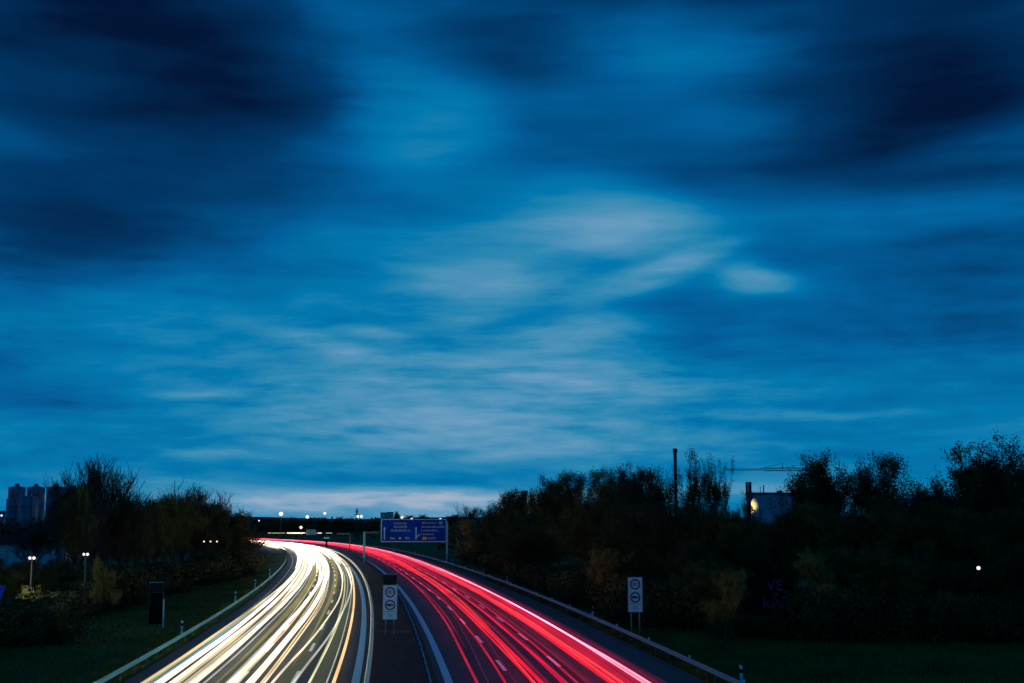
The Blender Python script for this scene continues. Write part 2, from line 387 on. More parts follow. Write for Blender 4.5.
# ------------------------------------------------------------------ light trails of the passing traffic
TW = lightpath('headlight_glow_white', (1.0,.84,.62), .85)
TWB = lightpath('headlight_glow_soft', (1.0,.84,.6), .5)
TY = lightpath('headlight_glow_yellow', (1.0,.70,.30), .42)
TYG = lightpath('headlight_glow_greenish', (.80,.74,.30), .3)
TO = lightpath('headlight_glow_orange', (1.0,.58,.24), .6)
TB = lightpath('headlight_glow_blue', (.18,.48,.72), .4)
TG = lightpath('headlight_glow_grey', (.72,.72,.60), .32)
RB = lightpath('tail_glow_bright', (1.0,.003,.024), .44)
RP = lightpath('tail_glow_pink', (1.0,.30,.42), .75)
RO = lightpath('tail_glow_orange', (1.0,.07,.04), .38)
RD = lightpath('tail_glow_dull', (.55,.004,.04), .14)
RM = lightpath('tail_glow_mid', (.88,.003,.032), .30)
RV = lightpath('tail_glow_violet', (.22,.010,.07), .11)
def trail(name, wp, hw, z, mat, label, group, hz=None, y1=None):
    # wp: (distance, offset from the median centre) ; a thin tube following the lamp's path
    ysw = [p[0] for p in wp]; osw = [p[1] for p in wp]
    ys = np.concatenate([np.arange(ysw[0], min(ysw[-1], 200), 3.0), np.arange(max(ysw[0], 200), ysw[-1] + .1, 6.0)]) if ysw[0] < 200 else np.arange(ysw[0], ysw[-1] + .1, 6.0)
    offs = np.interp(ys, ysw, osw); ph_ = abs(osw[-1]) * 17.0
    offs = offs + .035 * np.sin(ys / 19.0 + ph_) + .03 * np.sin(ys / 41.0 + 2.3 * ph_)
    k = 9; pad = np.pad(offs, (k // 2, k // 2), mode='edge'); offs = np.convolve(pad, np.ones(k) / k, 'valid')
    hz = hz or hw * .7
    m = MB(); n = 6; hw0, hz0 = hw, hz
    for Y, o in zip(ys, offs):
        tp = 1.0 if ysw[0] < 0 else min(1.0, .06 + (Y - ys[0]) / (130.0 if mat.name.startswith('glow_dim') else 40.0))
        hw, hz = hw0 * tp, hz0 * tp
        s = CS(Y); h = math.hypot(1, s); c = road_pt(Y, o, z + .02 * math.sin(Y / 7.0 + ph_))
        for j in range(n):
            t = 2 * math.pi * j / n
            m.v.append((c[0] + hw * math.cos(t) / h, c[1] - hw * math.cos(t) * s / h, c[2] + hz * math.sin(t)))
    for i in range(len(ys) - 1):
        for j in range(n):
            a = i * n + j; b = i * n + (j + 1) % n; m.f.append((a, b, b + n, a + n))
    o = m.build(name, mat); tag(o, label, 'light trail', group)
    return o
GW = 'white headlight trails on the left carriageway'; GR_ = 'red tail light trails on the right carriageway'
E1 = 760
WHITE = [
 ([(-40,-13.2),(88,-13.15),(150,-12.9),(230,-12.2),(E1,-12.9)], .10, TY, 'thin yellow headlight streak nearest the outer guardrail of its carriageway'),
 ([(-40,-12.85),(88,-12.85),(150,-12.7),(300,-12.3),(E1,-12.6)], .07, TYG, 'thin olive streak just inside the outermost yellow streak'),
 ([(-40,-12.55),(88,-12.55),(150,-12.5),(E1,-12.2)], .05, TB, 'thin blue-white streak in the outer lane of the white carriageway'),
 ([(-40,-12.05),(150,-12.15),(E1,-12.0)], .20, TW, 'broad cream headlight streak beside the thin blue one'),
 ([(-40,-11.62),(150,-11.7),(E1,-11.5)], .14, TW, 'cream headlight streak touching the broad one in the outer lane'),
 ([(-40,-11.25),(150,-11.35),(E1,-11.3)], .11, TY, 'golden streak in the middle of the outer lane bundle'),
 ([(-40,-10.85),(120,-10.9),(250,-10.7),(E1,-10.8)], .07, TG, 'thin grey streak between the golden and the inner white one'),
 ([(-40,-10.42),(120,-10.4),(250,-10.2),(E1,-10.3)], .17, TW, 'white streak at the inner side of the outer lane bundle'),
 ([(-40,-10.02),(140,-10.0),(E1,-9.9)], .035, TG, 'hair-thin grey streak at the edge of the bare asphalt strip'),
 ([(-40,-8.72),(104,-8.6),(184,-8.1),(280,-8.6),(E1,-8.8)], .18, TW, 'white headlight streak beside the bare golden asphalt strip'),
 ([(-40,-8.36),(104,-8.28),(184,-8.0),(E1,-8.3)], .09, TY, 'thin yellow streak next to the middle lane white streak'),
 ([(-40,-7.66),(88,-7.5),(144,-7.3),(E1,-7.8)], .22, TW, 'broadest white headlight streak in the middle lane'),
 ([(-40,-7.22),(88,-7.12),(144,-6.95),(250,-7.3),(E1,-7.4)], .05, TO, 'thin orange streak at the inner edge of the broadest white one'),
 ([(-40,-6.95),(80,-6.9),(130,-6.6),(200,-6.9),(E1,-7.0)], .05, TG, 'thin grey streak beside the thin orange one in the middle lane'),
 ([(-40,-6.9),(69,-6.6),(91,-5.95),(108,-5.6),(129,-5.1),(153,-4.85),(188,-4.9),(E1,-5.0)], .08, TWB, 'slim streak crossing the dashed line left of the lane change'),
 ([(-40,-6.0),(69,-5.45),(92,-4.8),(108,-4.5),(136,-4.05),(156,-3.8),(190,-3.5),(E1,-3.9)], .085, TG, 'grey-white streak swinging across into the lane by the median'),
 ([(-40,-4.75),(69,-4.65),(150,-4.6),(E1,-4.6)], .085, TYG, 'yellow-green streak in the lane by the median'),
 ([(-40,-3.5),(95,-3.35),(160,-3.55),(250,-3.2),(E1,-3.3)], .095, TO, 'orange-white streak nearest the median guardrail'),
 # partial far trails added; the wide ones imitate glare that merges the streaks
 ([(150,-8.0),(250,-7.8),(E1,-7.6)], .16, TW, 'white streak starting beyond the lane change in the middle lane'),
 ([(165,-3.75),(250,-3.9),(E1,-3.9)], .12, TW, 'white streak joining beside the median only in the distance'),
 ([(180,-4.85),(250,-5.0),(E1,-4.6)], .14, TW, 'white streak running with the yellow-green one in the distance'),
 ([(140,-11.0),(230,-11.0),(E1,-10.9)], .20, TW, 'white streak filling the outer lane in the distance'),
 ([(130,-7.35),(200,-7.1),(E1,-6.8)], .18, TW, 'white streak beside the dark dashed gap in the distance'),
 ([(210,-8.8),(300,-8.9),(E1,-9.0)], .26, TW, 'added white glare streak closing over the golden strip far away'),
 ([(250,-9.6),(320,-9.6),(E1,-9.7)], .36, TW, 'added white glare streak along the outer dashed line far away'),
 ([(290,-5.8),(E1,-5.8)], .36, TW, 'added white glare streak along the inner dashed line far away'),
 ([(170,-12.4),(220,-12.3),(E1,-12.5)], .16, TW, 'white streak curling along the outer edge in the distance'),
 ([(300,-12.0),(E1,-11.6)], .5, TW, 'added wide glare streak in the outer lane of the far bend'),
 ([(310,-7.2),(E1,-7.2)], .5, TW, 'added wide glare streak in the middle lane of the far bend'),
]
TDG = lightpath('glow_dim_road_gold', (1.0,.72,.14), .085)  # wide faint glow strips added to imitate asphalt lit by headlights
TDO = lightpath('glow_dim_road_olive', (.62,.66,.18), .028)
WHITE += [
 ([(-40,-12.32),(150,-12.3),(E1,-12.3)], .03, TW, 'hair-thin white streak right beside the thin blue one'),
 ([(-40,-11.42),(150,-11.5),(E1,-11.4)], .03, TO, 'hair-thin amber line between two cream streaks of the outer lane'),
 ([(-40,-10.62),(150,-10.6),(E1,-10.5)], .025, TO, 'hair-thin amber line left of the inner white streak of the outer lane'),
 ([(-40,-8.98),(150,-8.9),(E1,-9.0)], .03, TG, 'hair-thin grey line left of the middle lane white streak'),
 ([(-40,-7.98),(150,-7.75),(E1,-8.0)], .03, TY, 'hair-thin golden line left of the broadest white streak'),
 ([(-40,-7.05),(140,-6.75),(E1,-7.1)], .03, TY, 'hair-thin golden line right of the thin orange streak'),
 ([(-40,-5.2),(120,-4.35),(200,-4.2),(E1,-4.3)], .03, TG, 'hair-thin grey line following the lane-changing streak'),
 ([(-40,-3.75),(150,-3.8),(E1,-3.6)], .03, TG, 'hair-thin grey line left of the orange-white streak'),
 ([(-40,-9.4),(150,-9.2),(300,-9.2),(420,-9.2)], .50, TDO, 'added very dim olive glow imitating lit asphalt over the bare strip between outer and middle lane'),
 ([(60,-9.3),(150,-9.15),(300,-9.2),(420,-9.2)], .48, TDG, 'added dim golden glow imitating lit asphalt over the bare strip, brighter in the distance'),
 ([(75,-6.05),(150,-5.9),(300,-5.8),(420,-5.8)], .34, TDG, 'added dim golden glow imitating lit asphalt along the dashes of the inner lane line'),
 ([(-40,-6.0),(150,-5.9),(420,-5.8)], .60, TDO, 'added very dim olive glow imitating lit asphalt along the dashes of the inner lane line'),
 ([(-40,-4.1),(150,-4.1),(420,-4.1)], .50, TDO, 'added very dim olive glow imitating lit asphalt inside the lane by the median'),
 ([(190,-10.2),(E1,-10.1)], .4, TW, 'added wide glare streak whitening the outer lane past the golden strip'),  # from here: far streaks added to imitate glare closing the gaps
 ([(230,-12.7),(E1,-12.9)], .3, TW, 'added wide glare streak hugging the outer edge in the far bend'),
 ([(240,-7.9),(E1,-7.9)], .4, TW, 'added wide glare streak whitening the middle lane in the far bend'),
 ([(260,-4.4),(E1,-4.4)], .45, TW, 'added wide glare streak whitening the lane by the median in the far bend'),
 ([(320,-3.2),(E1,-3.2)], .4, TW, 'added wide glare streak hugging the median edge in the far bend'),
 ([(260,-11.2),(E1,-11.2)], .45, TWB, 'added soft glare streak filling the middle of the outer lane in the far bend'),
]
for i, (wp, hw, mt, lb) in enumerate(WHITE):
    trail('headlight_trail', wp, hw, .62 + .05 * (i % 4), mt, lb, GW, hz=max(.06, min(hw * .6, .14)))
RED = [
 ([(-40,6.78),(110,6.75),(180,6.9),(E1,6.4)], .03, RO, 'hair-thin orange line between the two bright streaks of the middle lane'),
 ([(-40,10.66),(110,10.72),(E1,10.5)], .03, RO, 'hair-thin orange line at the inner side of the broad red band'),
 ([(-40,12.12),(110,12.1),(E1,11.9)], .03, RP, 'hair-thin pink line left of the bright pink one'),
 ([(-40,8.2),(110,8.3),(E1,8.4)], .03, RM, 'hair-thin crimson line between crimson and dull streaks of the middle lane'),
 ([(-40,3.6),(67,3.8),(84,4.0),(109,4.3),(137,4.3),(E1,4.4)], .075, RM, 'red streak nearest the solid line of the median side'),
 ([(84,4.25),(109,4.6),(137,4.7),(183,4.3),(E1,4.7)], .12, RD, 'dull red streak beside the innermost red one, ending in mid-carriageway'),
 ([(-40,4.0),(67,4.3),(83,4.7),(109,5.2),(136,5.7),(183,5.4),(E1,5.4)], .05, RV, 'faint violet streak drifting off the innermost lane'),
 ([(-40,4.9),(67,5.2),(83,5.4),(109,5.5),(136,5.7),(183,5.2),(E1,5.3)], .07, RM, 'thin crimson streak that crosses the inner dashed line'),
 ([(-40,5.6),(67,5.7),(83,5.9),(109,6.5),(136,6.6),(E1,6.4)], .04, RV, 'hair-thin violet streak along the inner dashed line'),
 ([(109,5.95),(160,5.95),(E1,5.9)], .08, RD, 'dull crimson streak under the far inner dashes'),
 ([(-40,6.6),(67,6.62),(110,6.5),(180,6.75),(250,6.4),(E1,6.2)], .10, RB, 'bright red streak at the inner side of the middle lane'),
 ([(-40,6.95),(67,6.92),(110,6.95),(180,7.1),(E1,6.6)], .14, RB, 'bright red streak doubled along the middle lane'),
 ([(100,7.25),(150,7.5),(200,7.6),(E1,7.0)], .12, RO, 'orange-red streak widening the middle lane bundle in the distance'),
 ([(-40,7.4),(67,7.4),(110,7.5),(E1,7.8)], .12, RD, 'dull red streak beside the doubled bright one'),
 ([(-40,8.0),(67,8.05),(110,8.1),(180,8.4),(E1,8.3)], .10, RM, 'crimson streak in the outer half of the middle lane'),
 ([(-40,8.35),(67,8.4),(110,8.5),(180,8.7),(E1,8.6)], .10, RD, 'dull streak between two crimson ones of the middle lane'),
 ([(-40,8.75),(67,8.8),(110,9.0),(180,9.1),(E1,9.0)], .08, RM, 'thin crimson streak just short of the outer dashed line'),
 ([(-40,9.3),(70,9.35),(110,9.4),(180,9.4),(E1,9.4)], .10, RD, 'dull red streak beneath the outer dashes'),
 ([(-40,9.0),(60,9.6),(100,10.0),(140,10.6),(200,10.5),(E1,10.4)], .04, RV, 'faint violet streak crossing towards the outer lane'),
 ([(-40,10.45),(67,10.5),(110,10.6),(180,10.4),(E1,10.3)], .18, RB, 'bright red streak at the inner side of the outer lane'),
 ([(-40,10.8),(67,10.82),(110,10.9),(180,10.7),(E1,10.6)], .12, RB, 'bright red streak second from the inner side of the outer lane'),
 ([(-40,11.1),(67,11.1),(150,11.1),(E1,11.0)], .045, RO, 'thin orange line inside the broad red band'),
 ([(-40,11.42),(67,11.42),(150,11.3),(E1,11.2)], .27, RM, 'deep red streak in the middle of the broad red band'),
 ([(-40,11.9),(67,11.95),(150,11.75),(E1,11.6)], .24, RM, 'deep red streak bordering the pink line'),
 ([(-40,12.4),(84,12.4),(136,12.2),(182,11.95),(250,11.7),(E1,11.7)], .085, RP, 'single bright pink line along the outer edge of the red band'),
 ([(-40,12.75),(84,12.75),(150,12.6),(E1,12.4)], .14, RD, 'dull red fringe outside the pink line'),
 ([(-40,13.1),(84,13.1),(150,12.9),(E1,12.9)], .06, RV, 'faint outermost violet fringe next to the hard shoulder'),
 ([(250,5.9),(330,6.0),(E1,5.8)], .22, RM, 'red streak spreading over the inner dashes far away'),
 ([(230,9.3),(300,9.3),(E1,9.3)], .2, RM, 'red streak spreading over the outer dashes far away'),
 ([(230,7.6),(E1,7.6)], .34, RB, 'broad red streak in the middle lane of the far bend'),
 ([(230,11.9),(E1,11.9)], .4, RB, 'broad red streak in the outer lane of the far bend'),
 ([(300,8.6),(520,8.4)], .3, RO, 'orange streak glowing in the far bend behind the gantry'),
]
for i, (wp, hw, mt, lb) in enumerate(RED):
    trail('tail_light_trail', wp, hw, .78 + .04 * (i % 3), mt, lb, GR_, hz=max(.05, min(hw * .6, .12)))
# traffic on the crossing road far behind
def straight_trail(p0, p1, r, mat, label, group):
    m = MB(); m.tube([p0, p1], r, 6); tag(m.build('headlight_trail', mat), label, 'light trail', group)
GX = 'light streaks on the far crossing road'
FX = [(287,301.5,'long white streak left of the teal sign'),(268,285,'dimmer white streak at the left end of the crossing road'),(301.5,316,'white streak running behind the teal sign'),(317,322,'short white streak right of the teal sign'),(326,332,'faint short streak farthest right on the crossing road')]
m = MB(); a = at(150, 533.6, 940); b = at(480, 533.6, 940); m.poly([(a.x, 935, .02), (b.x, 935, .02), (b.x, 947, .02), (a.x, 947, .02)])
tag(m.build('road', MAT['asphalt']), 'far road crossing behind the bend', kind='structure')
for k, (x0, x1, lb) in enumerate(FX):
    a = at(x0, 532.6 , 938); b = at(x1, 532.6, 938); a.z = b.z = 1.0
    straight_trail(a, b, .45 if k in (0, 2) else .3, [TW, TYG, TW, TW, TG][k], lb, GX)
# slip road lights at the left of the bend
strip('road', -21.5, -15.9, -.02, MAT['asphalt'], 380, 600, label='slip road leaving the left carriageway in the far bend')
GS = 'light streaks on the slip road'
for (y0, y1, o, hw, mt, lb) in [(392,560,-15.6,.5,TW,'glaring white streak entering the slip road'),(400,560,-17.5,.35,TWB,'softer streak on the outer side of the slip road')]:
    trail('headlight_trail', [(y0, o + 1), (y0 + 40, o), (y1, o - .5)], hw, .7, mt, lb, GS)

# ------------------------------------------------------------------ trees
def quads_mesh(name, C, size, mat, flat=.0, parent=None):
    n = len(C)
    a = rng.normal(size=(n, 3)); a /= np.linalg.norm(a, axis=1)[:, None]
    b = np.cross(a, rng.normal(size=(n, 3))); b /= np.linalg.norm(b, axis=1)[:, None]
    s = size * rng.uniform(.6, 1.35, n)[:, None]
    V = np.stack([C - a * s, C + b * s * .55, C + a * s, C - b * s * .55], 1).reshape(-1, 3)
    me = bpy.data.meshes.new(name)
    me.vertices.add(4 * n); me.vertices.foreach_set('co', V.ravel())
    me.loops.add(4 * n); me.loops.foreach_set('vertex_index', np.arange(4 * n))
    me.polygons.add(n); me.polygons.foreach_set('loop_start', np.arange(n) * 4); me.polygons.foreach_set('loop_total', np.full(n, 4))
    me.update(calc_edges=True); me.materials.append(mat)
    o = bpy.data.objects.new(name, me); col.objects.link(o)
    if parent: o.parent = parent
    return o
def skeleton(H, spread, trunk_frac, kids, levels, up, wob=.25, seed=1):
    rr = random.Random(seed); segs = []; tips = []
    def grow(p, d, L, r, lev):
        n = 4; pts = [p]; q = p.copy(); dd = d.copy(); rad = [r]
        for i in range(n):
            dd = (dd + Vector((rr.gauss(0, 1), rr.gauss(0, 1), rr.gauss(0, 1))) * wob * .35 + Vector((0, 0, up * .12))).normalized()
            q = q + dd * (L / n); pts.append(q.copy()); rad.append(r * (1 - .17 * (i + 1)))
        segs.append((pts, rad, lev))
        if lev >= levels: tips.append((q, lev)); tips.append((pts[2], lev)); tips.append((pts[3], lev)); return
        k = kids[min(lev, len(kids) - 1)]
        for j in range(k):
            t = rr.uniform(.35, 1.0) if lev else rr.uniform(trunk_frac, 1.0)
            i = min(n - 1, int(t * n)); f = t * n - i; s = pts[i].lerp(pts[i + 1], f)
            ang = rr.uniform(0, 2 * math.pi); out = Vector((math.cos(ang), math.sin(ang), 0))
            nd = (dd * rr.uniform(.3, .9) + out * spread * rr.uniform(.6, 1.2) + Vector((0, 0, up * .5))).normalized()
            fall = (1.25 - t * .6) if lev == 0 else 1
            grow(s, nd, L * rr.uniform(.45, .68) * fall, rad[i] * .55, lev + 1)
        tips.append((q, lev))
    grow(Vector((0, 0, 0)), Vector((0, 0, 1)), H * .78, H * .016, 0)
    return segs, tips
def proto(kind, mat, seed):
    cfg = {'broad': dict(sp=1.0, tf=.22, kids=[13, 6, 4], lev=3, up=.5, n=32, sig=.44, size=.118),
           'airy': dict(sp=.62, tf=.25, kids=[15, 5, 4], lev=3, up=.45, n=14, sig=.34, size=.13),
           'spiky': dict(sp=.62, tf=.12, kids=[22, 6, 4], lev=3, up=.75, n=12, sig=.27, size=.12),
           'bare': dict(sp=.72, tf=.18, kids=[16, 9, 8], lev=3, up=.6, n=1, sig=.2, size=.06)}[kind]
    H = 15.0
    segs, tips = skeleton(H, cfg['sp'], cfg['tf'], cfg['kids'], cfg['lev'], cfg['up'], seed=seed)
    top = max(t[0].z for t in tips); wid = np.percentile([math.hypot(t[0].x, t[0].y) for t in tips], 90)
    root = bpy.data.objects.new(kind, None)
    m = MB(); tw = MB()
    for pts, rad, lev in segs:
        (m if lev < 2 else tw).tube(pts[::1 if lev < 2 else 2], (rad[::1 if lev < 2 else 2]) if lev < 2 else [max(.034 if kind == 'bare' else .02, r) for r in rad[::2]], 6 if lev == 0 else 3, cap=False)
    trunk = m.build('trunk', MAT['bark'], root)
    T = np.array([tuple(t[0]) for t in tips]); k = cfg['n']
    C = np.repeat(T, k, 0) + np.clip(rng.normal(0, 1, (len(T) * k, 3)), -1.5, 1.5) * cfg['sig']
    C = C[C[:, 2] > .9]
    crown = quads_mesh('crown', C, cfg['size'], mat, parent=root)
    twigs = tw.build('twigs', MAT['bark'], crown)
    return root, (float(np.percentile(C[:, 2], 99.85)) if kind != 'bare' else top - .2), wid + .5
PROTO = {}
for nm, kd, mt, sd in [('b1','broad',LEAF_D,3),('b2','broad',LEAF_D,8),('b3','broad',LEAF_M,15),('y1','broad',LEAF_Y,21),('a1','airy',LEAF_D,5),('a2','airy',LEAF_M,12),
                       ('s1','spiky',LEAF_D,4),('s2','spiky',LEAF_D,9),('n1','bare',LEAF_D,6),('n2','bare',LEAF_D,14)]:
    PROTO[nm] = proto(kd, mt, sd)
NAMES = {'b': 'broadleaf_tree', 'y': 'autumn_tree', 'a': 'birch_tree', 's': 'larch_tree', 'n': 'leafless_tree'}
def tree(kind, x, y, h, wd, label, group, z0=-.1):
    pr, ph, pw = PROTO[kind]
    r = copy_thing(pr); r.name = NAMES[kind[0]]
    r.location = (x, y, z0); s = h / ph; k = wd / 2 / pw
    r.scale = (k, k, s); r.rotation_euler = (0, 0, random.uniform(0, 6.28))
    tag(r, label, 'tree', group)
    return r
def tree_px(kind, px, top, Y, wpx, label, group):
    p = at(px, top, Y); sc_ = F_PX / Y
    return tree(kind, p.x, Y, p.z, wpx / sc_, label, group)
GT = 'dark trees in the belt on the right of the motorway'; GL = 'dark trees left of the motorway'
BELT = 'dark tree merging into the black belt right of the motorway'
RT = [  # skyline trees: kind, px, top, distance, width px, label
 ('n2',469,502,330,30,'small leafless tree with upright twigs at the far left end of the right tree belt'),
 ('y1',478,518,265,40,'yellowish green autumn tree at the motorway end of the dark tree belt'),
 ('b2',497,490,230,44,'dark tree with a pointed top, first tall one right of the blue gantry sign'),
 ('b1',519,490,215,46,'dark tree whose crown lets sky through, left of the small square chimney'),
 ('b3',541,492,200,48,'low flat-topped tree just right of the small square chimney'),
 ('b1',560,474,190,56,'dark rounded tree where the belt steps up behind the pink streak'),
 ('b2',583,470,175,60,'dark broad tree above the middle of the red-streaked bend'),
 ('b3',607,468,165,62,'dark broad tree left of the roadside speed limit board'),
 ('b1',634,464,150,70,'dark wide tree rising right behind the roadside speed limit board'),
 ('b2',657,468,140,60,'dark tree immediately left of the tall thin chimney'),
 ('a1',703,449,150,44,'tall airy birch immediately right of the tall thin chimney'),
 ('a2',720,455,150,36,'airy birch second to the right of the tall thin chimney'),
 ('a1',735,490,145,40,'lower airy birch beside the antenna mast'),
 ('b2',772,512,135,66,'low dark tree in front of the pale industrial hall'),
 ('a2',809,478,130,32,'slim tree standing under the end of the crane jib'),
 ('b1',826,452,128,76,'dark tall tree with a narrow rounded top right of the crane'),
 ('b3',856,472,130,74,'dark tree filling the dip between the two tall rounded crowns'),
 ('b2',886,451,125,92,'dark tall rounded tree pierced by gaps of sky, left of the skyline notch'),
 ('b1',916,486,135,40,'short dark tree at the right side of the big rounded crown'),
 ('s1',944,478,125,62,'dark wispy tree sloping down to the notch in the skyline'),
 ('s1',968,444,122,96,'tall feathery larch with twin tops, the left one of the highest pair'),
 ('s2',998,436,120,100,'tallest feathery larch at the right end of the skyline'),
 ('s1',1028,448,122,84,'tall feathery tree cut by the right edge of the photo')]
for (k, px, tp, Y, wp, lb) in RT: tree_px(k, px, tp, Y, wp, lb, GT)
# second rank and front rank of the belt
def beltY(px, margin):
    for Y in range(90, 420, 2):
        if ((px - 512) / F_PX * Y - CX(Y)) * math.cos(heading(Y)) >= 17.35 + margin: return float(Y)
    return 420.0
for i in range(34):
    f = i / 33; px = 484 + f * 560
    Y = float(np.interp(px, [484, 520, 560, 600, 660, 760, 1050], [285, 225, 182, 152, 126, 118, 112])) + random.uniform(-2, 3)
    top = float(np.interp(px, [484, 520, 560, 640, 740, 760, 800, 1050], [532, 520, 505, 496, 508, 524, 502, 500])) + random.uniform(-8, 14)
    Y = max(Y, beltY(px, 8.5))
    tree_px(random.choice(['b1', 'b2', 'b3', 'b2']), px + random.uniform(-6, 6), top, Y, random.uniform(62, 84), BELT, GT)
for i in range(22):
    px = 500 + i / 21 * 545 + random.uniform(-8, 8)
    Y = float(np.interp(px, [484, 520, 560, 600, 660, 760, 1050], [262, 196, 152, 126, 110, 107, 103]))
    Y = max(Y, beltY(px, 5.5))
    if 722 < px < 812: continue
    if 590 < px < 700: Y += 7
    tree_px(random.choice(['b1', 'b3', 'b2']), px, 548 + random.uniform(-12, 22), Y, random.uniform(58, 90), BELT, GT)
# saplings and singled-out trees on the right
tree_px('y1', 722, 568, 94, 44, 'slender young tree on the grass right of the roadside board', GT)
tree_px('y1', 826, 548, 103, 62, 'yellow-tinged bushy tree in front of the dark belt', GT)
tree_px('y1', 612, 546, 122, 46, 'small tree with faint yellow leaves beside the right guardrail', GT)
tree_px('b3', 948, 590, 98, 34, 'low dark bush with a pale thin stem on the right meadow', GT)
LT = [
 ('n1',84,455,165,64,'tallest leafless tree with a fine net of twigs beside the silos'),
 ('n2',108,458,170,60,'leafless tree forming the right half of the tall twiggy crown'),
 ('n2',64,475,160,40,'leafless tree reaching over the silos with drooping twigs'),
 ('n1',125,482,175,44,'leafless tree at the right shoulder of the tall twiggy crown'),
 ('n1',156,494,200,48,'twiggy tree first right of the gap in the left skyline'),
 ('n2',185,482,205,56,'highest twiggy tree in the lower left-hand group by the road'),
 ('n1',208,492,212,50,'twiggy tree second from the end of the left group'),
 ('n2',232,506,222,44,'twiggy tree at the road end of the left group'),
 ('n1',34,520,190,54,'low tree below the silos')]
for (k, px, tp, Y, wp, lb) in LT: tree_px(k, px, tp - 3, Y, wp, lb, GL)
LB = 'dark tree merging into the black thicket left of the motorway'
for i in range(30):
    px = -10 + i / 29 * 258
    Y = float(np.interp(px, [-10, 60, 110, 150, 200, 248], [128, 135, 150, 172, 196, 224])) + random.uniform(-6, 10)
    top = float(np.interp(px, [-10, 50, 66, 100, 140, 190, 230, 248], [566, 566, 494, 482, 504, 496, 508, 522])) + random.uniform(-4, 12)
    if px < 62: top = 560 + random.uniform(-3, 6)
    tree_px(random.choice(['b1', 'b2', 'b3', 'n1']), px, top, Y, random.uniform(34, 50) if px > 62 else 40, LB, GL)
def shrub_proto(mat, seed):
    root = bpy.data.objects.new('shrub', None); C = []
    r2 = np.random.default_rng(seed)
    for _ in range(26):
        c = np.array([r2.normal(0, .8), r2.normal(0, .8), r2.uniform(.2, 1.5)]); C.append(c + np.clip(r2.normal(0, .33, (130, 3)), -.55, .55))
    C = np.concatenate(C); C = C[C[:, 2] > 0]
    quads_mesh('foliage', C, .10, mat, parent=root)
    m = MB()
    for k in range(7):
        a = r2.uniform(0, 6.28); m.tube([(0, 0, 0), (math.cos(a) * .4, math.sin(a) * .4, .7), (math.cos(a) * .8, math.sin(a) * .8, 1.5)], [.04, .03, .012], 4)
    m.build('stem', MAT['bark'], root); return root
SP = [shrub_proto(LEAF_D, 1), shrub_proto(LEAF_M, 2), shrub_proto(LEAF_G, 3), shrub_proto(LEAF_Y, 4)]
def shrub(x, y, s, which, label, group='shrubs at the foot of the trees', sz=None):
    r = copy_thing(SP[which]); r.name = 'shrub'; r.location = (x, y, -.08); sz = sz or s; r.scale = (s, s, sz); r.rotation_euler = (0, 0, random.uniform(0, 6.28))
    return tag(r, label, 'shrub', group)
for i in range(46):
    px = 470 + i / 45 * 580; Y = float(np.interp(px, [470, 520, 560, 600, 660, 760, 1050], [280, 180, 140, 119, 106, 103, 100])) + random.uniform(-1, 2)
    Y = max(Y, beltY(px, 3.6)); Y = Y + 7 * (590 < px < 725)
    if 726 < px < 806:
        p = at(px, 600, 102); shrub(p.x, 101.5, random.uniform(.75, .9), 0, 'dark shrub at the foot of the right tree belt'); continue
    p = at(px, 600, Y); shrub(p.x, Y, random.uniform(1.3, 1.9), random.choice([0, 0, 1]), 'dark shrub at the foot of the right tree belt')
for i in range(40):
    px = -30 + i / 39 * 276; Y = float(np.interp(px, [-30, 0, 60, 110, 150, 200, 246], [92, 98, 118, 138, 160, 186, 214])) + random.uniform(-3, 5)
    sz_ = random.uniform(1.5, 2.3) if px > 70 else random.uniform(1.1, 1.35)
    p = at(px, 600, Y); shrub(p.x, Y, sz_, random.choice([0, 0, 1]), 'dark shrub at the foot of the left thicket', 'shrubs below the left thicket')
for i in range(12):
    px = -20 + i * 9; p = at(px, 610, 104); shrub(p.x, 100 + random.uniform(-4, 5), random.uniform(1.0, 1.25), 0, 'dark low shrub in the lower left corner', 'shrubs below the left thicket')
# far dark woodland strips, read as one mass each
def woods(name, y0, y1, x0, x1, hgt, n, size, label):
    V = []
    nc = n // 60
    for _ in range(nc):
        x = rng.uniform(x0, x1); y = rng.uniform(y0, y1); h = hgt * rng.uniform(.45, 1.35); w_ = hgt * .30
        c = np.clip(rng.normal(0, 1, (60, 3)), -1.6, 1.6) * np.array([w_, w_, h * .22]) + np.array([x, y, h * .62]); V.append(c)
    C = np.concatenate(V); C = C[C[:, 2] > 0]
    tag(quads_mesh(name, C, size, LEAF_D), label, 'woods', kind='stuff')
woods('distant_woods', 700, 900, -260, -20, 1.2, 6000, .4, 'low dark scrub before the crossing road')
woods('distant_woods', 965, 1020, -330, 60, 8.0, 20000, 1.0, 'dark woods beyond the crossing road')
woods('distant_woods', 330, 560, -20, 330, 8.0, 30000, .9, 'dark woodland behind the right tree belt')
woods('distant_woods', 330, 420, -260, -95, 7.5, 22000, .9, 'dark woodland behind the left trees')
woods('distant_woods', 1050, 1250, -620, 160, 9.5, 30000, 1.6, 'farthest dark line of trees below the hills')

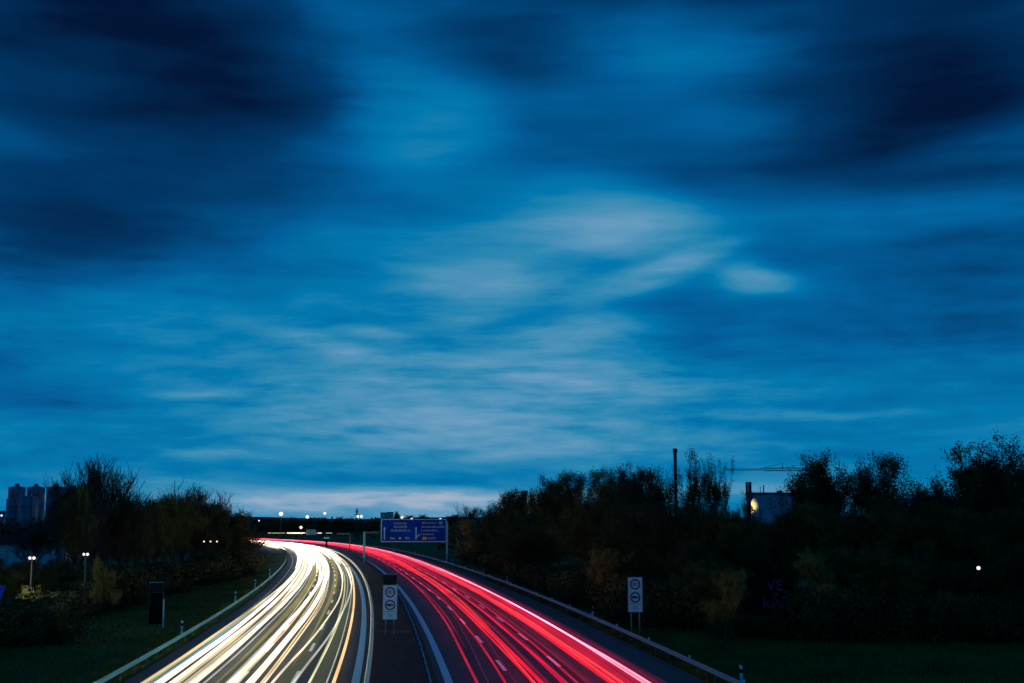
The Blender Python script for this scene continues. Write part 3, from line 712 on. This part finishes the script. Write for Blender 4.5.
# ------------------------------------------------------------------ speed boards
def place(o, loc, rz=0.0): o.location = loc; o.rotation_euler = (0, 0, rz); return o
def text_mesh(txt, size, mat, name, parent, x, y, z, thick=.004):
    cu = bpy.data.curves.new(name, 'FONT'); cu.body = txt; cu.size = size; cu.align_x = 'CENTER'; cu.align_y = 'CENTER'; cu.extrude = thick
    tmp = bpy.data.objects.new(name + '_c', cu); col.objects.link(tmp)
    dg = bpy.context.evaluated_depsgraph_get(); me = bpy.data.meshes.new_from_object(tmp.evaluated_get(dg))
    bpy.data.objects.remove(tmp); me.materials.clear(); me.materials.append(mat)
    for v_ in me.vertices: v_.co = Vector((v_.co.x, -v_.co.z, v_.co.y))
    o = bpy.data.objects.new(name, me); col.objects.link(o); o.parent = parent; o.location = (x, y, z); return o
def ring(m, cx, cz, r0, r1, y, n=36):
    b = len(m.v)
    for k in range(n):
        t = 2 * math.pi * k / n
        for (r, yy) in ((r0, y), (r1, y)): m.v.append((cx + r * math.cos(t), yy, cz + r * math.sin(t)))
    for k in range(n):
        a = b + 2 * k; c = b + 2 * ((k + 1) % n); m.f.append((a, c, c + 1, a + 1))
def speed_board(loc, rz, label, z0, hood, facing=True):
    root = empty('speed_limit_sign', loc, label, 'road sign', 'speed limit boards of the motorway', rz)
    W_, H_ = 1.12, 2.66; s = 1 if facing else -1
    b = MB(); b.box(-W_/2, -.02, z0, W_/2, .02, z0 + H_); board = b.build('board', MAT['white'] if facing else MAT['black'], root)
    fr = MB(); fr.box(-W_/2-.03,-.03,z0-.03,-W_/2,.03,z0+H_+.03); fr.box(W_/2,-.03,z0-.03,W_/2+.03,.03,z0+H_+.03); fr.box(-W_/2,-.03,z0+H_,W_/2,.03,z0+H_+.03); fr.box(-W_/2,-.03,z0-.03,W_/2,.03,z0)
    fr.build('frame', MAT['post'], board)
    for k, cz in enumerate((z0 + 2.12, z0 + 1.12)):
        y = -.026 * s
        rg = MB(); ring(rg, 0, cz, .30, .41, y); rg.build('ring', MAT['signred'], board)
        if k == 0:
            t = text_mesh('80', .40, MAT['signblk'], 'numerals', board, 0, y - .002 * s, cz)
            if not facing: t.rotation_euler = (0, 0, math.pi)
        else:
            tr = MB()   # lorry emblem
            yy = y - .003 * s
            tr.poly([(-.25, yy, cz-.05), (.08, yy, cz-.05), (.08, yy, cz+.10), (-.25, yy, cz+.10)])
            tr.poly([(.10, yy, cz-.05), (.24, yy, cz-.05), (.24, yy, cz+.02), (.18, yy, cz+.08), (.10, yy, cz+.08)])
            for wx in (-.17, -.03, .16):
                tr.poly([(wx + .045 * math.cos(a), yy - .001 * s, cz - .075 + .045 * math.sin(a)) for a in np.linspace(0, 2 * math.pi, 12, endpoint=False)])
            tr.build('lorry_symbol', MAT['signblk'], board)
    t = text_mesh('3 t', .34, MAT['signblk'], 'lettering', board, 0, -.028 * s, z0 + .33)
    if not facing: t.rotation_euler = (0, 0, math.pi)
    ln = MB(); ln.box(-W_/2 + .06, -.024, z0 + .60, W_/2 - .06, -.021, z0 + .63); 
    if facing: ln.build('border', MAT['post'], board)
    for sx in (-.32, .32):
        p = MB(); p.tube([(sx, .07, 0), (sx, .07, z0 + H_ - .1)], .05, 10); p.build('post', MAT['zinc'], root, True)
    if hood:
        hb = MB(); hb.box(-.52, .02, z0 + H_ + .06, .52, .10, z0 + H_ + .82); h_ = hb.build('hood_panel', MAT['hood'], root)
        lp = MB(); lp.box(-.56, -.22, z0 + H_ + .83, .56, .14, z0 + H_ + .87); lp.build('cover', MAT['zinc'], root)
    return root
speed_board(tuple(Vector(road_pt(105, 0, 0)) + Vector((-.34, 0, 0))), .10, 'lit white double speed limit board standing in the median', 1.16, True)
pR = at(635.5, 620, 103)
speed_board((pR.x, 103, -.05), .06, 'blue-grey double speed limit board behind the right guardrail', 1.92, False)
pL = at(155.5, 620, 113)
bk = speed_board((pL.x, 113, -.05), .05, 'dark back of a board seen on the grass beside the left guardrail', .22, True, False)
cv = MB(); c0 = road_pt(106.2, 0, 0); cv.box(-1.35, -.35, .0, 1.35, .35, .16); cvo = cv.build('drain_cover', MAT['concrete']); place(cvo, c0); tag(cvo, 'flat concrete slab at the foot of the median speed limit board', 'slab')
pS = at(163.7, 605, 112)
e_ = empty('marker_post', (pS.x, 112, -.05), 'slim pale vertical post beside the dark back of the left board', 'post'); m = MB(); m.box(-.05,-.03,0,.05,.03,2.4); m.build('post_body', MAT['white'], e_); m = MB(); m.box(-.055,-.035,2.4,.055,.035,2.46); m.build('cap', MAT['black'], e_)

# ------------------------------------------------------------------ big blue gantry sign
gy = 287.0
gp = empty('sign_gantry', (0, gy, 0), 'large blue direction sign on a steel gantry over the red-streaked carriageway', 'road sign')
xl, xr = at(364.3, 540, gy).x, at(447, 540, gy).x
for xx in (xl, xr):
    m = MB(); m.box(xx - .22, -.2, 0, xx + .22, .2, 8.9 if xx == xr else 6.7); m.build('leg', MAT['zinc'], gp)
m = MB(); m.box(xl - .22, .10, 6.3, xr + .2, .45, 6.8); m.build('beam', MAT['post'], gp)
sx0, sx1 = at(381, 540, gy).x, at(446.5, 540, gy).x; sz1, sz0 = at(414, 519, gy).z, at(414, 542, gy).z
m = MB(); m.box(sx0, -.12, sz0, sx1, -.02, sz1); pn = m.build('panel', MAT['signblue'], gp)
yf = -.13
def rect(mb, x0, z0, x1, z1, y=yf): mb.box(x0, y - .012, z0, x1, y, z1)
m = MB(); t_ = .16
rect(m, sx0, sz0, sx1, sz0 + t_); rect(m, sx0, sz1 - t_, sx1, sz1); rect(m, sx0, sz0 + t_, sx0 + t_, sz1 - t_); rect(m, sx1 - t_, sz0 + t_, sx1, sz1 - t_)
m.build('border', MAT['white'], pn)
SW, SH = sx1 - sx0, sz1 - sz0
def sp(u, v_): return sx0 + u * SW, sz1 - v_ * SH
def lettering(u0, v0, u1, hh, mat, seed):
    r3 = random.Random(seed); m = MB(); x, z = sp(u0, v0); xe, _ = sp(u1, v0); first = True
    while x < xe:
        w3 = .16; h3 = hh * SH * (1.0 if first or r3.random() < .22 else .68); first = False
        rect(m, x, z - hh * SH, x + .085, z - hh * SH + h3)
        if r3.random() < .7: rect(m, x + .055, z - hh * SH + h3 - .06, x + w3, z - hh * SH + h3)
        if r3.random() < .7: rect(m, x + w3, z - hh * SH, x + w3 + .05, z - hh * SH + h3 * .95)
        x += w3 + .11
    m.build('lettering', MAT['letter'], pn)
for i, (u0, v0, u1, h3) in enumerate([(.195,.12,.39,.11),(.195,.28,.40,.11),(.15,.44,.45,.11),(.625,.12,.85,.09),(.62,.29,.97,.09),(.62,.45,.88,.09),(.62,.61,.80,.09),(.72,.79,.83,.08),(.14,.78,.21,.11),(.37,.78,.44,.09)]):
    lettering(u0, v0, u1, h3, MAT['white'], i)
def arrow(u, branch):
    m = MB(); x, z0_ = sp(u, .90); _, z1_ = sp(u, .42)
    rect(m, x - .12, z0_, x + .12, z1_); m.xz([(x - .32, z1_ - .1), (x + .32, z1_ - .1), (x, z1_ + .42)], yf - .014, yf - .002)
    if branch: m.xz([(x + .12, z0_ + .4), (x + .12, z0_ + .75), (x + .75, z0_ + 1.25), (x + .95, z0_ + 1.1)], yf - .016, yf - .004)
    m.build('arrow', MAT['letter'], pn)
arrow(.052, False); arrow(.535, True)
x, z = sp(.29, .84); m = MB(); m.poly([(x + .24 * math.cos(a), yf - .01, z + .24 * math.sin(a)) for a in np.linspace(0, 2 * math.pi, 16, endpoint=False)]); m.build('round_symbol', MAT['white'], pn)
x, z = sp(.665, .84); m = MB(); rect(m, x - .45, z - .28, x + .45, z + .28); m.build('road_number_field', MAT['yellow'], pn)
x, z = sp(.91, .17); m = MB(); rect(m, x - .35, z - .3, x + .35, z + .3); m.build('exit_symbol', MAT['teal'], pn)

# second gantry, teal sign and dark board farther on
g2 = empty('sign_gantry', (0, 420, 0), 'slim bare gantry arm left of the large blue sign', 'gantry')
a = at(350, 540, 420).x; b = at(337, 540, 420).x
m = MB(); m.box(a - .2, -.2, 0, a + .2, .2, at(350, 534, 420).z); m.build('leg', MAT['post'], g2)
m = MB(); m.box(b, -.15, at(350, 534.6, 420).z, a, .15, at(350, 533.4, 420).z + .1); m.build('beam', MAT['post'], g2)
g3 = empty('direction_sign', (0, 600, 0), 'small teal direction sign against the streaks of the crossing road', 'road sign')
x0, x1 = at(306.5, 530, 600).x, at(316, 530, 600).x
m = MB(); m.box(x0, -.1, at(310, 535, 600).z, x1, .1, at(310, 529.5, 600).z); m.build('panel', MAT['teal'], g3)
for px in (305.6, 317):
    xx = at(px, 530, 600).x; m = MB(); m.box(xx - .25, .15, 0, xx + .25, .5, at(310, 530, 600).z); m.build('post', MAT['post'], g3)
pd = at(326.5, 540, 440); pd = Vector(road_pt(425, 0, 0)); g4 = empty('board_sign', (at(326.5, 540, 440).x, 440, 0), 'dark board with pale top edge on the median in the far bend', 'road sign')
m = MB(); m.box(-.75, -.08, at(326, 542, 440).z, .75, .08, at(326, 537.5, 440).z); m.build('board', MAT['black'], g4)
m = MB(); m.box(-.95, -.12, at(326, 538.6, 440).z, .95, .12, at(326, 537.4, 440).z + .02); m.build('cover', MAT['teal'], g4)
m = MB(); m.box(-.35, .1, 0, .35, .25, at(326, 542, 440).z); m.build('post', MAT['black'], g4)

# ------------------------------------------------------------------ delineator posts
m = MB(); m.xz([(-.06,0),(.06,0),(.06,.98),(-.06,1.05)], -.06, .06); DPB = m
m = MB(); m.box(-.065,-.065,.70,.065,.065,.86); DPR = m
first = None
def delineator(loc, label):
    global first
    if first is None:
        e = empty('delineator_post', loc, label, 'post', 'white delineator posts along the verges'); DPB.build('post_body', MAT['white'], e); DPR.build('reflector_band', MAT['black'], e); first = e
    else:
        e = copy_thing(first); e.location = loc; e['label'] = label
    e.scale = (1.15, 1.15, 1.25)
    return e
RL = ['nearest white delineator post behind the right guardrail, low in the frame','white delineator post left of the roadside speed board','white delineator post just right of the blue gantry leg','white delineator post below the right half of the blue sign','bright delineator post below the left edge of the blue sign','delineator post right of the far gantry arm','farthest delineator post on the right verge']
for (px, Y), lb in zip([(740,69),(580.4,117),(473,183),(457.5,212),(422,262),(376.5,345),(353,400)], RL): delineator(road_pt(Y, 18.0, 0.0 if Y > 70 else 0.0), lb)
for Y, lb in [(104,'delineator post behind the left guardrail near the bottom'),(146,'delineator post halfway along the left guardrail'),(176,'delineator post where the left guardrail nears the thicket'),(214,'farthest delineator post at the left verge')]:
    delineator(road_pt(Y, -16.3, 0), lb)

# ------------------------------------------------------------------ lamps
LW = lampmat('lamp_white', (1.0,.74,.68), 1.5); LV = lampmat('lamp_violet', (.84,.72,1.0), 1.5); LO = lampmat('lamp_sodium', (1.0,.48,.20), 1.1)
def lamp(px, py, Y, r_px, mat, label, group='street lamps in the distance', pole=True, double=False, energy=0, colr=(1,1,1)):
    p = at(px, py, Y); r = r_px * .82 * Y / F_PX
    e = empty('street_lamp', (p.x, Y, 0), label, 'street lamp', group)
    m = MB()
    if pole: m.tube([(0, 0, 0), (0, 0, p.z + r * .6)], [.09, .06], 8)
    xs = (-r * 1.25, r * 1.25) if double else (0,)
    if double: m.tube([(xs[0], 0, p.z + r * .7), (xs[1], 0, p.z + r * .7)], .05, 6)
    m.build('pole', MAT['black'] if 90 < Y < 115 else MAT['roofd'], e)
    for x_ in xs:
        h = MB(); h.lathe([(r * math.cos(t), p.z + r * math.sin(t)) for t in np.linspace(-1.35, 1.2, 9)], (x_, 0), 14); ho = h.build('lamp_head', mat, e, True)
        h = MB(); h.lathe([(r * .38, p.z + r * .94), (r * .3, p.z + r * 1.1), (r * .1, p.z + r * 1.15)], (x_, 0), 10); h.build('hood', MAT['post'], ho, True)
    if energy:
        l = bpy.data.lights.new('lamp_light', 'POINT'); l.energy = energy; l.color = colr; l.shadow_soft_size = .3
        lo = bpy.data.objects.new('lamp_light', l); col.objects.link(lo); lo.parent = e; lo.location = (0, -2.6, p.z - .9)
    return e
lamp(281,513.8,560,2.5,LW,'brightest pinkish lamp high over the white-streaked bend')
lamp(307.3,516.8,600,2.0,LW,'white lamp second to the right of the brightest one')
lamp(324.8,513.3,620,1.7,LW,'smaller white lamp left of the small pylon')
lamp(359.6,516.4,590,1.7,LW,'pair of touching lamps beside the small pylon', double=True)
lamp(301,527.4,520,1.8,LW,'pinkish lamp hanging low above the crossing road streak')
lamp(402,517.4,460,1.6,LW,'warm lamp just above the left half of the blue sign')
lamp(411.6,519.6,455,1.9,LV,'violet-white lamp at the top edge of the blue sign')
lamp(440.3,519.4,450,1.6,LV,'white lamp above the right end of the blue sign')
lamp(147.5,513,300,1.1,LO,'orange lamp in front of the twiggy tree at the left gap', pole=False)
lamp(175,512.5,300,.7,LO,'tiny orange lamp among the left twiggy trees', pole=False)
lamp(216.5,511.5,330,1.3,LO,'orange lamp shining through the right part of the left trees', pole=False)
lamp(242,514.4,340,1.6,LW,'white lamp at the road end of the left trees')
lamp(245.3,529.2,340,1.5,LO,'orange lamp low at the road end of the left trees')
lamp(259,520.6,700,.9,LV,'tiny bluish lamp just right of the left trees')
lamp(1.5,515.5,300,1.2,LV,'small violet lamp at the left edge beside the silos')
lamp(463,533.3,420,.8,LO,'dim orange lamp between the blue sign and the autumn tree')
lamp(978.5,568,99,2.3,LV,'bluish white lamp shining out of the dark belt on the right')
lamp(1021.5,526.5,112,1.6,LW,'yellowish lamp among the trees at the right edge')
lamp(790.5,533.6,128,1.2,LW,'tiny white light in the trees below the industrial hall')
for px, lb in [(204,'first tiny white light of the row left of the bend'),(210.5,'second tiny white light of the row left of the bend'),(217,'third tiny white light of the row left of the bend')]:
    lamp(px,541.5,176,1.0,LW,lb,'tiny lights left of the bend',pole=False)
lamp(32,558,118,1.9,LW,'double-headed path lamp above the brightly lit green bushes', 'path lamps in the lower left', double=True, energy=380, colr=(1,.93,.8))
lamp(85.8,554.3,124,1.7,LV,'double-headed violet-white path lamp among the dark bushes', 'path lamps in the lower left', double=True, energy=60, colr=(.95,.9,1))
p = at(27, 592, 117); shrub(p.x, 117.3, .4, 3, 'brightly lit yellowish bush under the double path lamp', 'lit bushes under the path lamp', 1.6)
for i, px in enumerate((34, 40, 47, 54)):
    p = at(px, 592, 117); shrub(p.x, 117.3, .55, 2, ['green lit bush directly right of the yellowish one','green lit bush second right of the yellowish one','green lit bush third right of the yellowish one','dimly lit green bush farthest right under the path lamp'][i], 'lit bushes under the path lamp', 1.25)
for i, (px, py) in enumerate(((103, 560), (112, 572), (98, 570))):
    tree_px('y1', px, py - 4, 119, 20, ['small bush with lit yellow-green leaves right of the violet path lamp','small leafy bush lower right of the violet path lamp','small bush closest to the violet path lamp'][i], GL)

# ------------------------------------------------------------------ silos and buildings on the left
def silo(px0, px1, top, Y, label):
    a = at(px0, top, Y); b = at(px1, top, Y); r = (b.x - a.x) / 2; e = empty('silo', ((a.x + b.x) / 2, Y, -.1), label, 'silo', 'metal silos behind the leafless trees'); H = a.z
    m = MB(); pr = [(r, 0)]
    z = 1.2
    while z < H - .6: pr += [(r, z), (r * 1.008, z + .05), (r, z + .1)]; z += 4.2
    pr.append((r, H)); m.lathe(pr, n=28); body = m.build('body', MAT['silo'], e, True)
    m = MB(); m.lathe([(r * 1.03, H + .003), (r * 1.03, H + .12), (r * .3, H + .55), (r * .28, H + .6)], n=28); rf = m.build('roof', MAT['silo'], e, True)
    m = MB(); m.box(-.55, -.5, H + .6, .55, .5, H + 1.3); m.build('hatch', MAT['post'], rf)
    m = MB(); m.tube([(r * .6, -r * .86, 0), (r * .6, -r * .86, H)], .12, 6); m.build('ladder', MAT['post'], e)
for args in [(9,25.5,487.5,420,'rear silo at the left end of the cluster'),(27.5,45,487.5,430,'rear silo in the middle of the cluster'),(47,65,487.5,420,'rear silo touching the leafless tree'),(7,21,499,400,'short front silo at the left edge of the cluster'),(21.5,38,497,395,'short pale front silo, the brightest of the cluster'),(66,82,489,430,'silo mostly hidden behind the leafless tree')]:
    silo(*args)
def hall(px0, px1, top, Y, depth, wallm, label, name='building', arch=0.0, windows=True, roof=MAT['roofd']):
    a = at(px0, top, Y); b = at(px1, top, Y); e = empty(name, (a.x, Y, -.1), label, 'building'); W_ = b.x - a.x; H = a.z
    m = MB(); m.box(0, 0, 0, W_, depth, H); m.build('wall', wallm, e)
    m = MB()
    if arch: pts = [(W_ * t, H + .01 + arch * math.sin(math.pi * t)) for t in np.linspace(0, 1, 17)]; m.xz(pts + [(W_ + .5, H + .01), (-.5, H + .01)][:0] + [], -.8, depth + .5)
    else: m.box(-.3, -.3, H + .003, W_ + .3, depth + .3, H + .5)
    m.build('roof', roof, e)
    n = max(2, int(W_ / 5)) if windows else 0
    for i in range(n):
        x0 = W_ * (i + .25) / n; wm = MB(); wm.box(x0, -.04, H * .55, x0 + W_ * .4 / n, .1, H * .75); fr_ = wm.build('window', MAT['post'], e)
        pm_ = MB(); pm_.box(x0 + .12, -.06, H * .55 + .12, x0 + W_ * .4 / n - .12, -.045, H * .75 - .12); pm_.build('pane', MAT['glass'], fr_)
    return e, W_, H
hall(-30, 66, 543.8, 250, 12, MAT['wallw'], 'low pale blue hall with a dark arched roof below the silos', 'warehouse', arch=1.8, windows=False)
hall(-14, 5, 512, 440, 20, MAT['wall'], 'dark block at the left edge beside the silos', 'building')
# blue-roofed thing at the left edge
p0 = at(-8, 583, 108); e = empty('canopy', (p0.x, 108, 0), 'bright blue slanted canopy at the left edge', 'canopy')
m = MB(); m.poly([(0, 0, 3.7), (1.15, 0, 3.7), (.9, -.3, 2.6), (-.3, -.3, 2.6)]); m.poly([(-.3, -.25, 2.57), (.9, -.25, 2.57), (1.15, .05, 3.66), (0, .05, 3.66)]); m.build('awning', MAT['bluep'], e)
for x_ in (-.2, .85):
    m = MB(); m.tube([(x_, -.2, 0), (x_, -.2, 2.65)], .05, 8); m.build('post', MAT['post'], e)

# ------------------------------------------------------------------ industry behind the right belt
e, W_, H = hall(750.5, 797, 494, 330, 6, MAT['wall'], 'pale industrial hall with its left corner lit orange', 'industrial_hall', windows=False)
for bx_ in ((3.0, 3, 3.15, 3.2, 1.6), (3.8, 3, 4.05, 3.3, 1.9)):
    m = MB(); m.box(bx_[0], bx_[1], H + .5, bx_[2], bx_[3], H + .5 + bx_[4]); m.build('roof_pipe', MAT['post'], e)
m = MB(); m.box(7.6, 3, H + .5, 8.6, 5, H + 1.0); m.build('roof_unit', MAT['post'], e)
l = bpy.data.lights.new('wall_lamp_light', 'SPOT'); l.energy = 4200; l.color = (1, .45, .1); l.spot_size = R(60); l.spot_blend = .8; l.shadow_soft_size = .3
wl = empty('wall_lamp', (at(750.5, 510, 328).x + 1.0, 328.3, 0), 'orange wall lamp on the left corner of the industrial hall', 'wall lamp')
lh = MB(); lh.box(-.35, .5, H - 4.2, .35, 1.5, H - 3.9); lh.build('housing', MAT['black'], wl)
lo = bpy.data.objects.new('wall_lamp_light', l); col.objects.link(lo); lo.parent = wl; lo.location = (-.6, -1.6, H - 4.0); lo.rotation_euler = (R(105), 0, 0)
# tall chimney
def chimney(px, top, Y, wpx, label, square=False):
    p = at(px, top, Y); r = wpx / 2 * Y / F_PX; e = empty('chimney', (p.x, Y, 0), label, 'chimney')
    m = MB(); m.lathe([(r * 1.1, 0), (r, p.z - 1)], n=4 if square else 18); m.build('shaft', MAT['concrete'], e, not square)
    m = MB(); m.lathe([(r * 1.3, p.z - 1), (r * 1.35, p.z - .2), (r * 1.2, p.z)], n=4 if square else 18); m.build('cap', MAT['roofd'], e)
chimney(675, 448.5, 300, 3.4, 'tall thin dark chimney rising above the tree belt')
chimney(524.5, 490.5, 260, 5.0, 'short square chimney peeping over the trees', True)
# antenna mast
p = at(748.6, 482, 300); e = empty('antenna_mast', (p.x, 300, 0), 'dark antenna mast with a thick drum head beside the lit hall', 'mast')
m = MB(); m.tube([(0, 0, 0), (0, 0, p.z - 4)], .42, 10); m.build('shaft', MAT['roofd'], e)
for a_ in range(3):
    t = a_ * 2.094 + .5; m = MB(); m.box(math.cos(t) * .5 - .22, math.sin(t) * .5 - .22, p.z - 4.2, math.cos(t) * .5 + .22, math.sin(t) * .5 + .22, p.z); m.build('antenna_panel', MAT['post'], e)
# tower crane
cy = 420; cp = at(811, 470, cy); e = empty('tower_crane', (cp.x, cy, 0), 'tower crane with its long jib reaching left over the trees', 'crane')
def lattice(m, a, b, w_, n, r=.07):
    a = Vector(a); b = Vector(b); d = (b - a).normalized(); u = d.cross(Vector((0, 1, 0))).normalized() if abs(d.y) < .9 else Vector((1, 0, 0)); q = d.cross(u)
    cs = [(u + q) * w_ / 2, (u - q) * w_ / 2, (-u - q) * w_ / 2, (-u + q) * w_ / 2]
    for c in cs: m.tube([a + c, b + c], r, 4)
    for i in range(n):
        p0 = a.lerp(b, i / n); p1 = a.lerp(b, (i + 1) / n)
        for k in range(4): m.tube([p0 + cs[k], p1 + cs[(k + 1) % 4]], r * .7, 3)
jz = cp.z; jl = at(727, 470, cy).x - cp.x
m = MB(); lattice(m, (0, 0, 0), (0, 0, jz), 1.3, 16); m.build('tower', MAT['craneyel'], e)
m = MB(); lattice(m, (1, 0, jz + .2), (jl * .55, 0, jz + .2), .9, 18, .10); lattice(m, (jl * .55, 0, jz + .15), (jl, 0, jz + .1), .45, 12, .06); m.build('jib', MAT['craneyel'], e)
m = MB(); lattice(m, (0, 0, jz), (.6, 0, jz + 2.6), .6, 3); m.build('tower_head', MAT['craneyel'], e)
m = MB(); m.tube([(.6, 0, jz + 2.6), (jl * .34, 0, jz + .5)], .05, 4); m.tube([(jl * .34, 0, jz + .4), (jl * .34, 0, jz + 2.2)], .12, 4); m.tube([(jl * .34, 0, jz + 2.1), (jl * .62, 0, jz + .4)], .05, 4); m.build('tie_rods', MAT['craneyel'], e)
m = MB(); m.box(2.5, -.6, jz - 1.6, 4.5, .6, jz + .2); m.tube([(.5, 0, jz), (4.5, 0, jz + .2)], .25, 4); m.build('counterweight', MAT['concrete'], e)
m = MB(); m.tube([(jl * .12, 0, jz), (jl * .12, 0, jz - 2.4)], .04, 4); m.box(jl * .12 - .25, -.2, jz - 3, jl * .12 + .25, .2, jz - 2.4); m.build('hook_block', MAT['roofd'], e)
# small pylon and far blocks
p = at(357, 508.5, 640); e = empty('pylon', (p.x, 640, 0), 'small dark lattice pylon with cross arms on the skyline', 'pylon')
m = MB(); lattice(m, (0, 0, 0), (0, 0, p.z), .5, 12, .12); m.build('lattice_mast', MAT['roofd'], e)
for zz, ww in ((p.z - 1.5, .7), (p.z - 3, 1.3)):
    m = MB(); m.box(-ww, -.15, zz - .18, ww, .15, zz + .18); m.build('cross_arm', MAT['roofd'], e)
hall(380.5, 386, 513, 900, 10, MAT['wallw'], 'left one of two small far blocks above the blue sign')
hall(387.5, 392, 512.5, 905, 10, MAT['wallw'], 'right one of two small far blocks above the blue sign')
tree_px('b1', 395.5, 511, 880, 9, 'small dark round tree on the skyline above the blue sign', 'small trees on the horizon')
for i, (px, tp) in enumerate([(322, 517), (342, 516.5), (412, 515), (425, 514.5), (452, 515.5), (458, 514)]):
    tree_px('b1', px, tp, 880, 15 + 4 * (i > 1), ['small dark tree on the horizon under the smaller white lamp','small dark tree on the horizon left of the small pylon','dark tree on the horizon behind the violet-white lamp','dark tree on the horizon above the middle of the blue sign','dark tree on the horizon right of the blue sign','dark tree on the horizon nearest the leafless tree'][i], 'small trees on the horizon')
# graffiti wall in the shade of the belt
pg = at(731, 612, 110); e = empty('graffiti_wall', (pg.x, 104.0, -.05), 'dark concrete wall with dim blue graffiti letters among the trees', 'wall')
wlen = at(795, 612, 104).x - pg.x
m = MB(); m.box(0, 0, 0, wlen, .25, at(760, 577, 104).z); m.build('wall_slab', MAT['black'], e)
text_mesh('RIVE', 1.25, MAT['graffiti'], 'lettering', e, wlen * .66, -.03, at(760, 603, 104).z)
text_mesh('VE', 1.2, MAT['graffiti'], 'lettering', e, wlen * .62, -.03, at(760, 585, 104).z)
# the pattern trees and shrubs only lent their meshes
for pr_ in [v_[0] for v_ in PROTO.values()] + SP:
    for ch in list(pr_.children):
        for gch in list(ch.children): bpy.data.objects.remove(gch)
        bpy.data.objects.remove(ch)
    bpy.data.objects.remove(pr_)
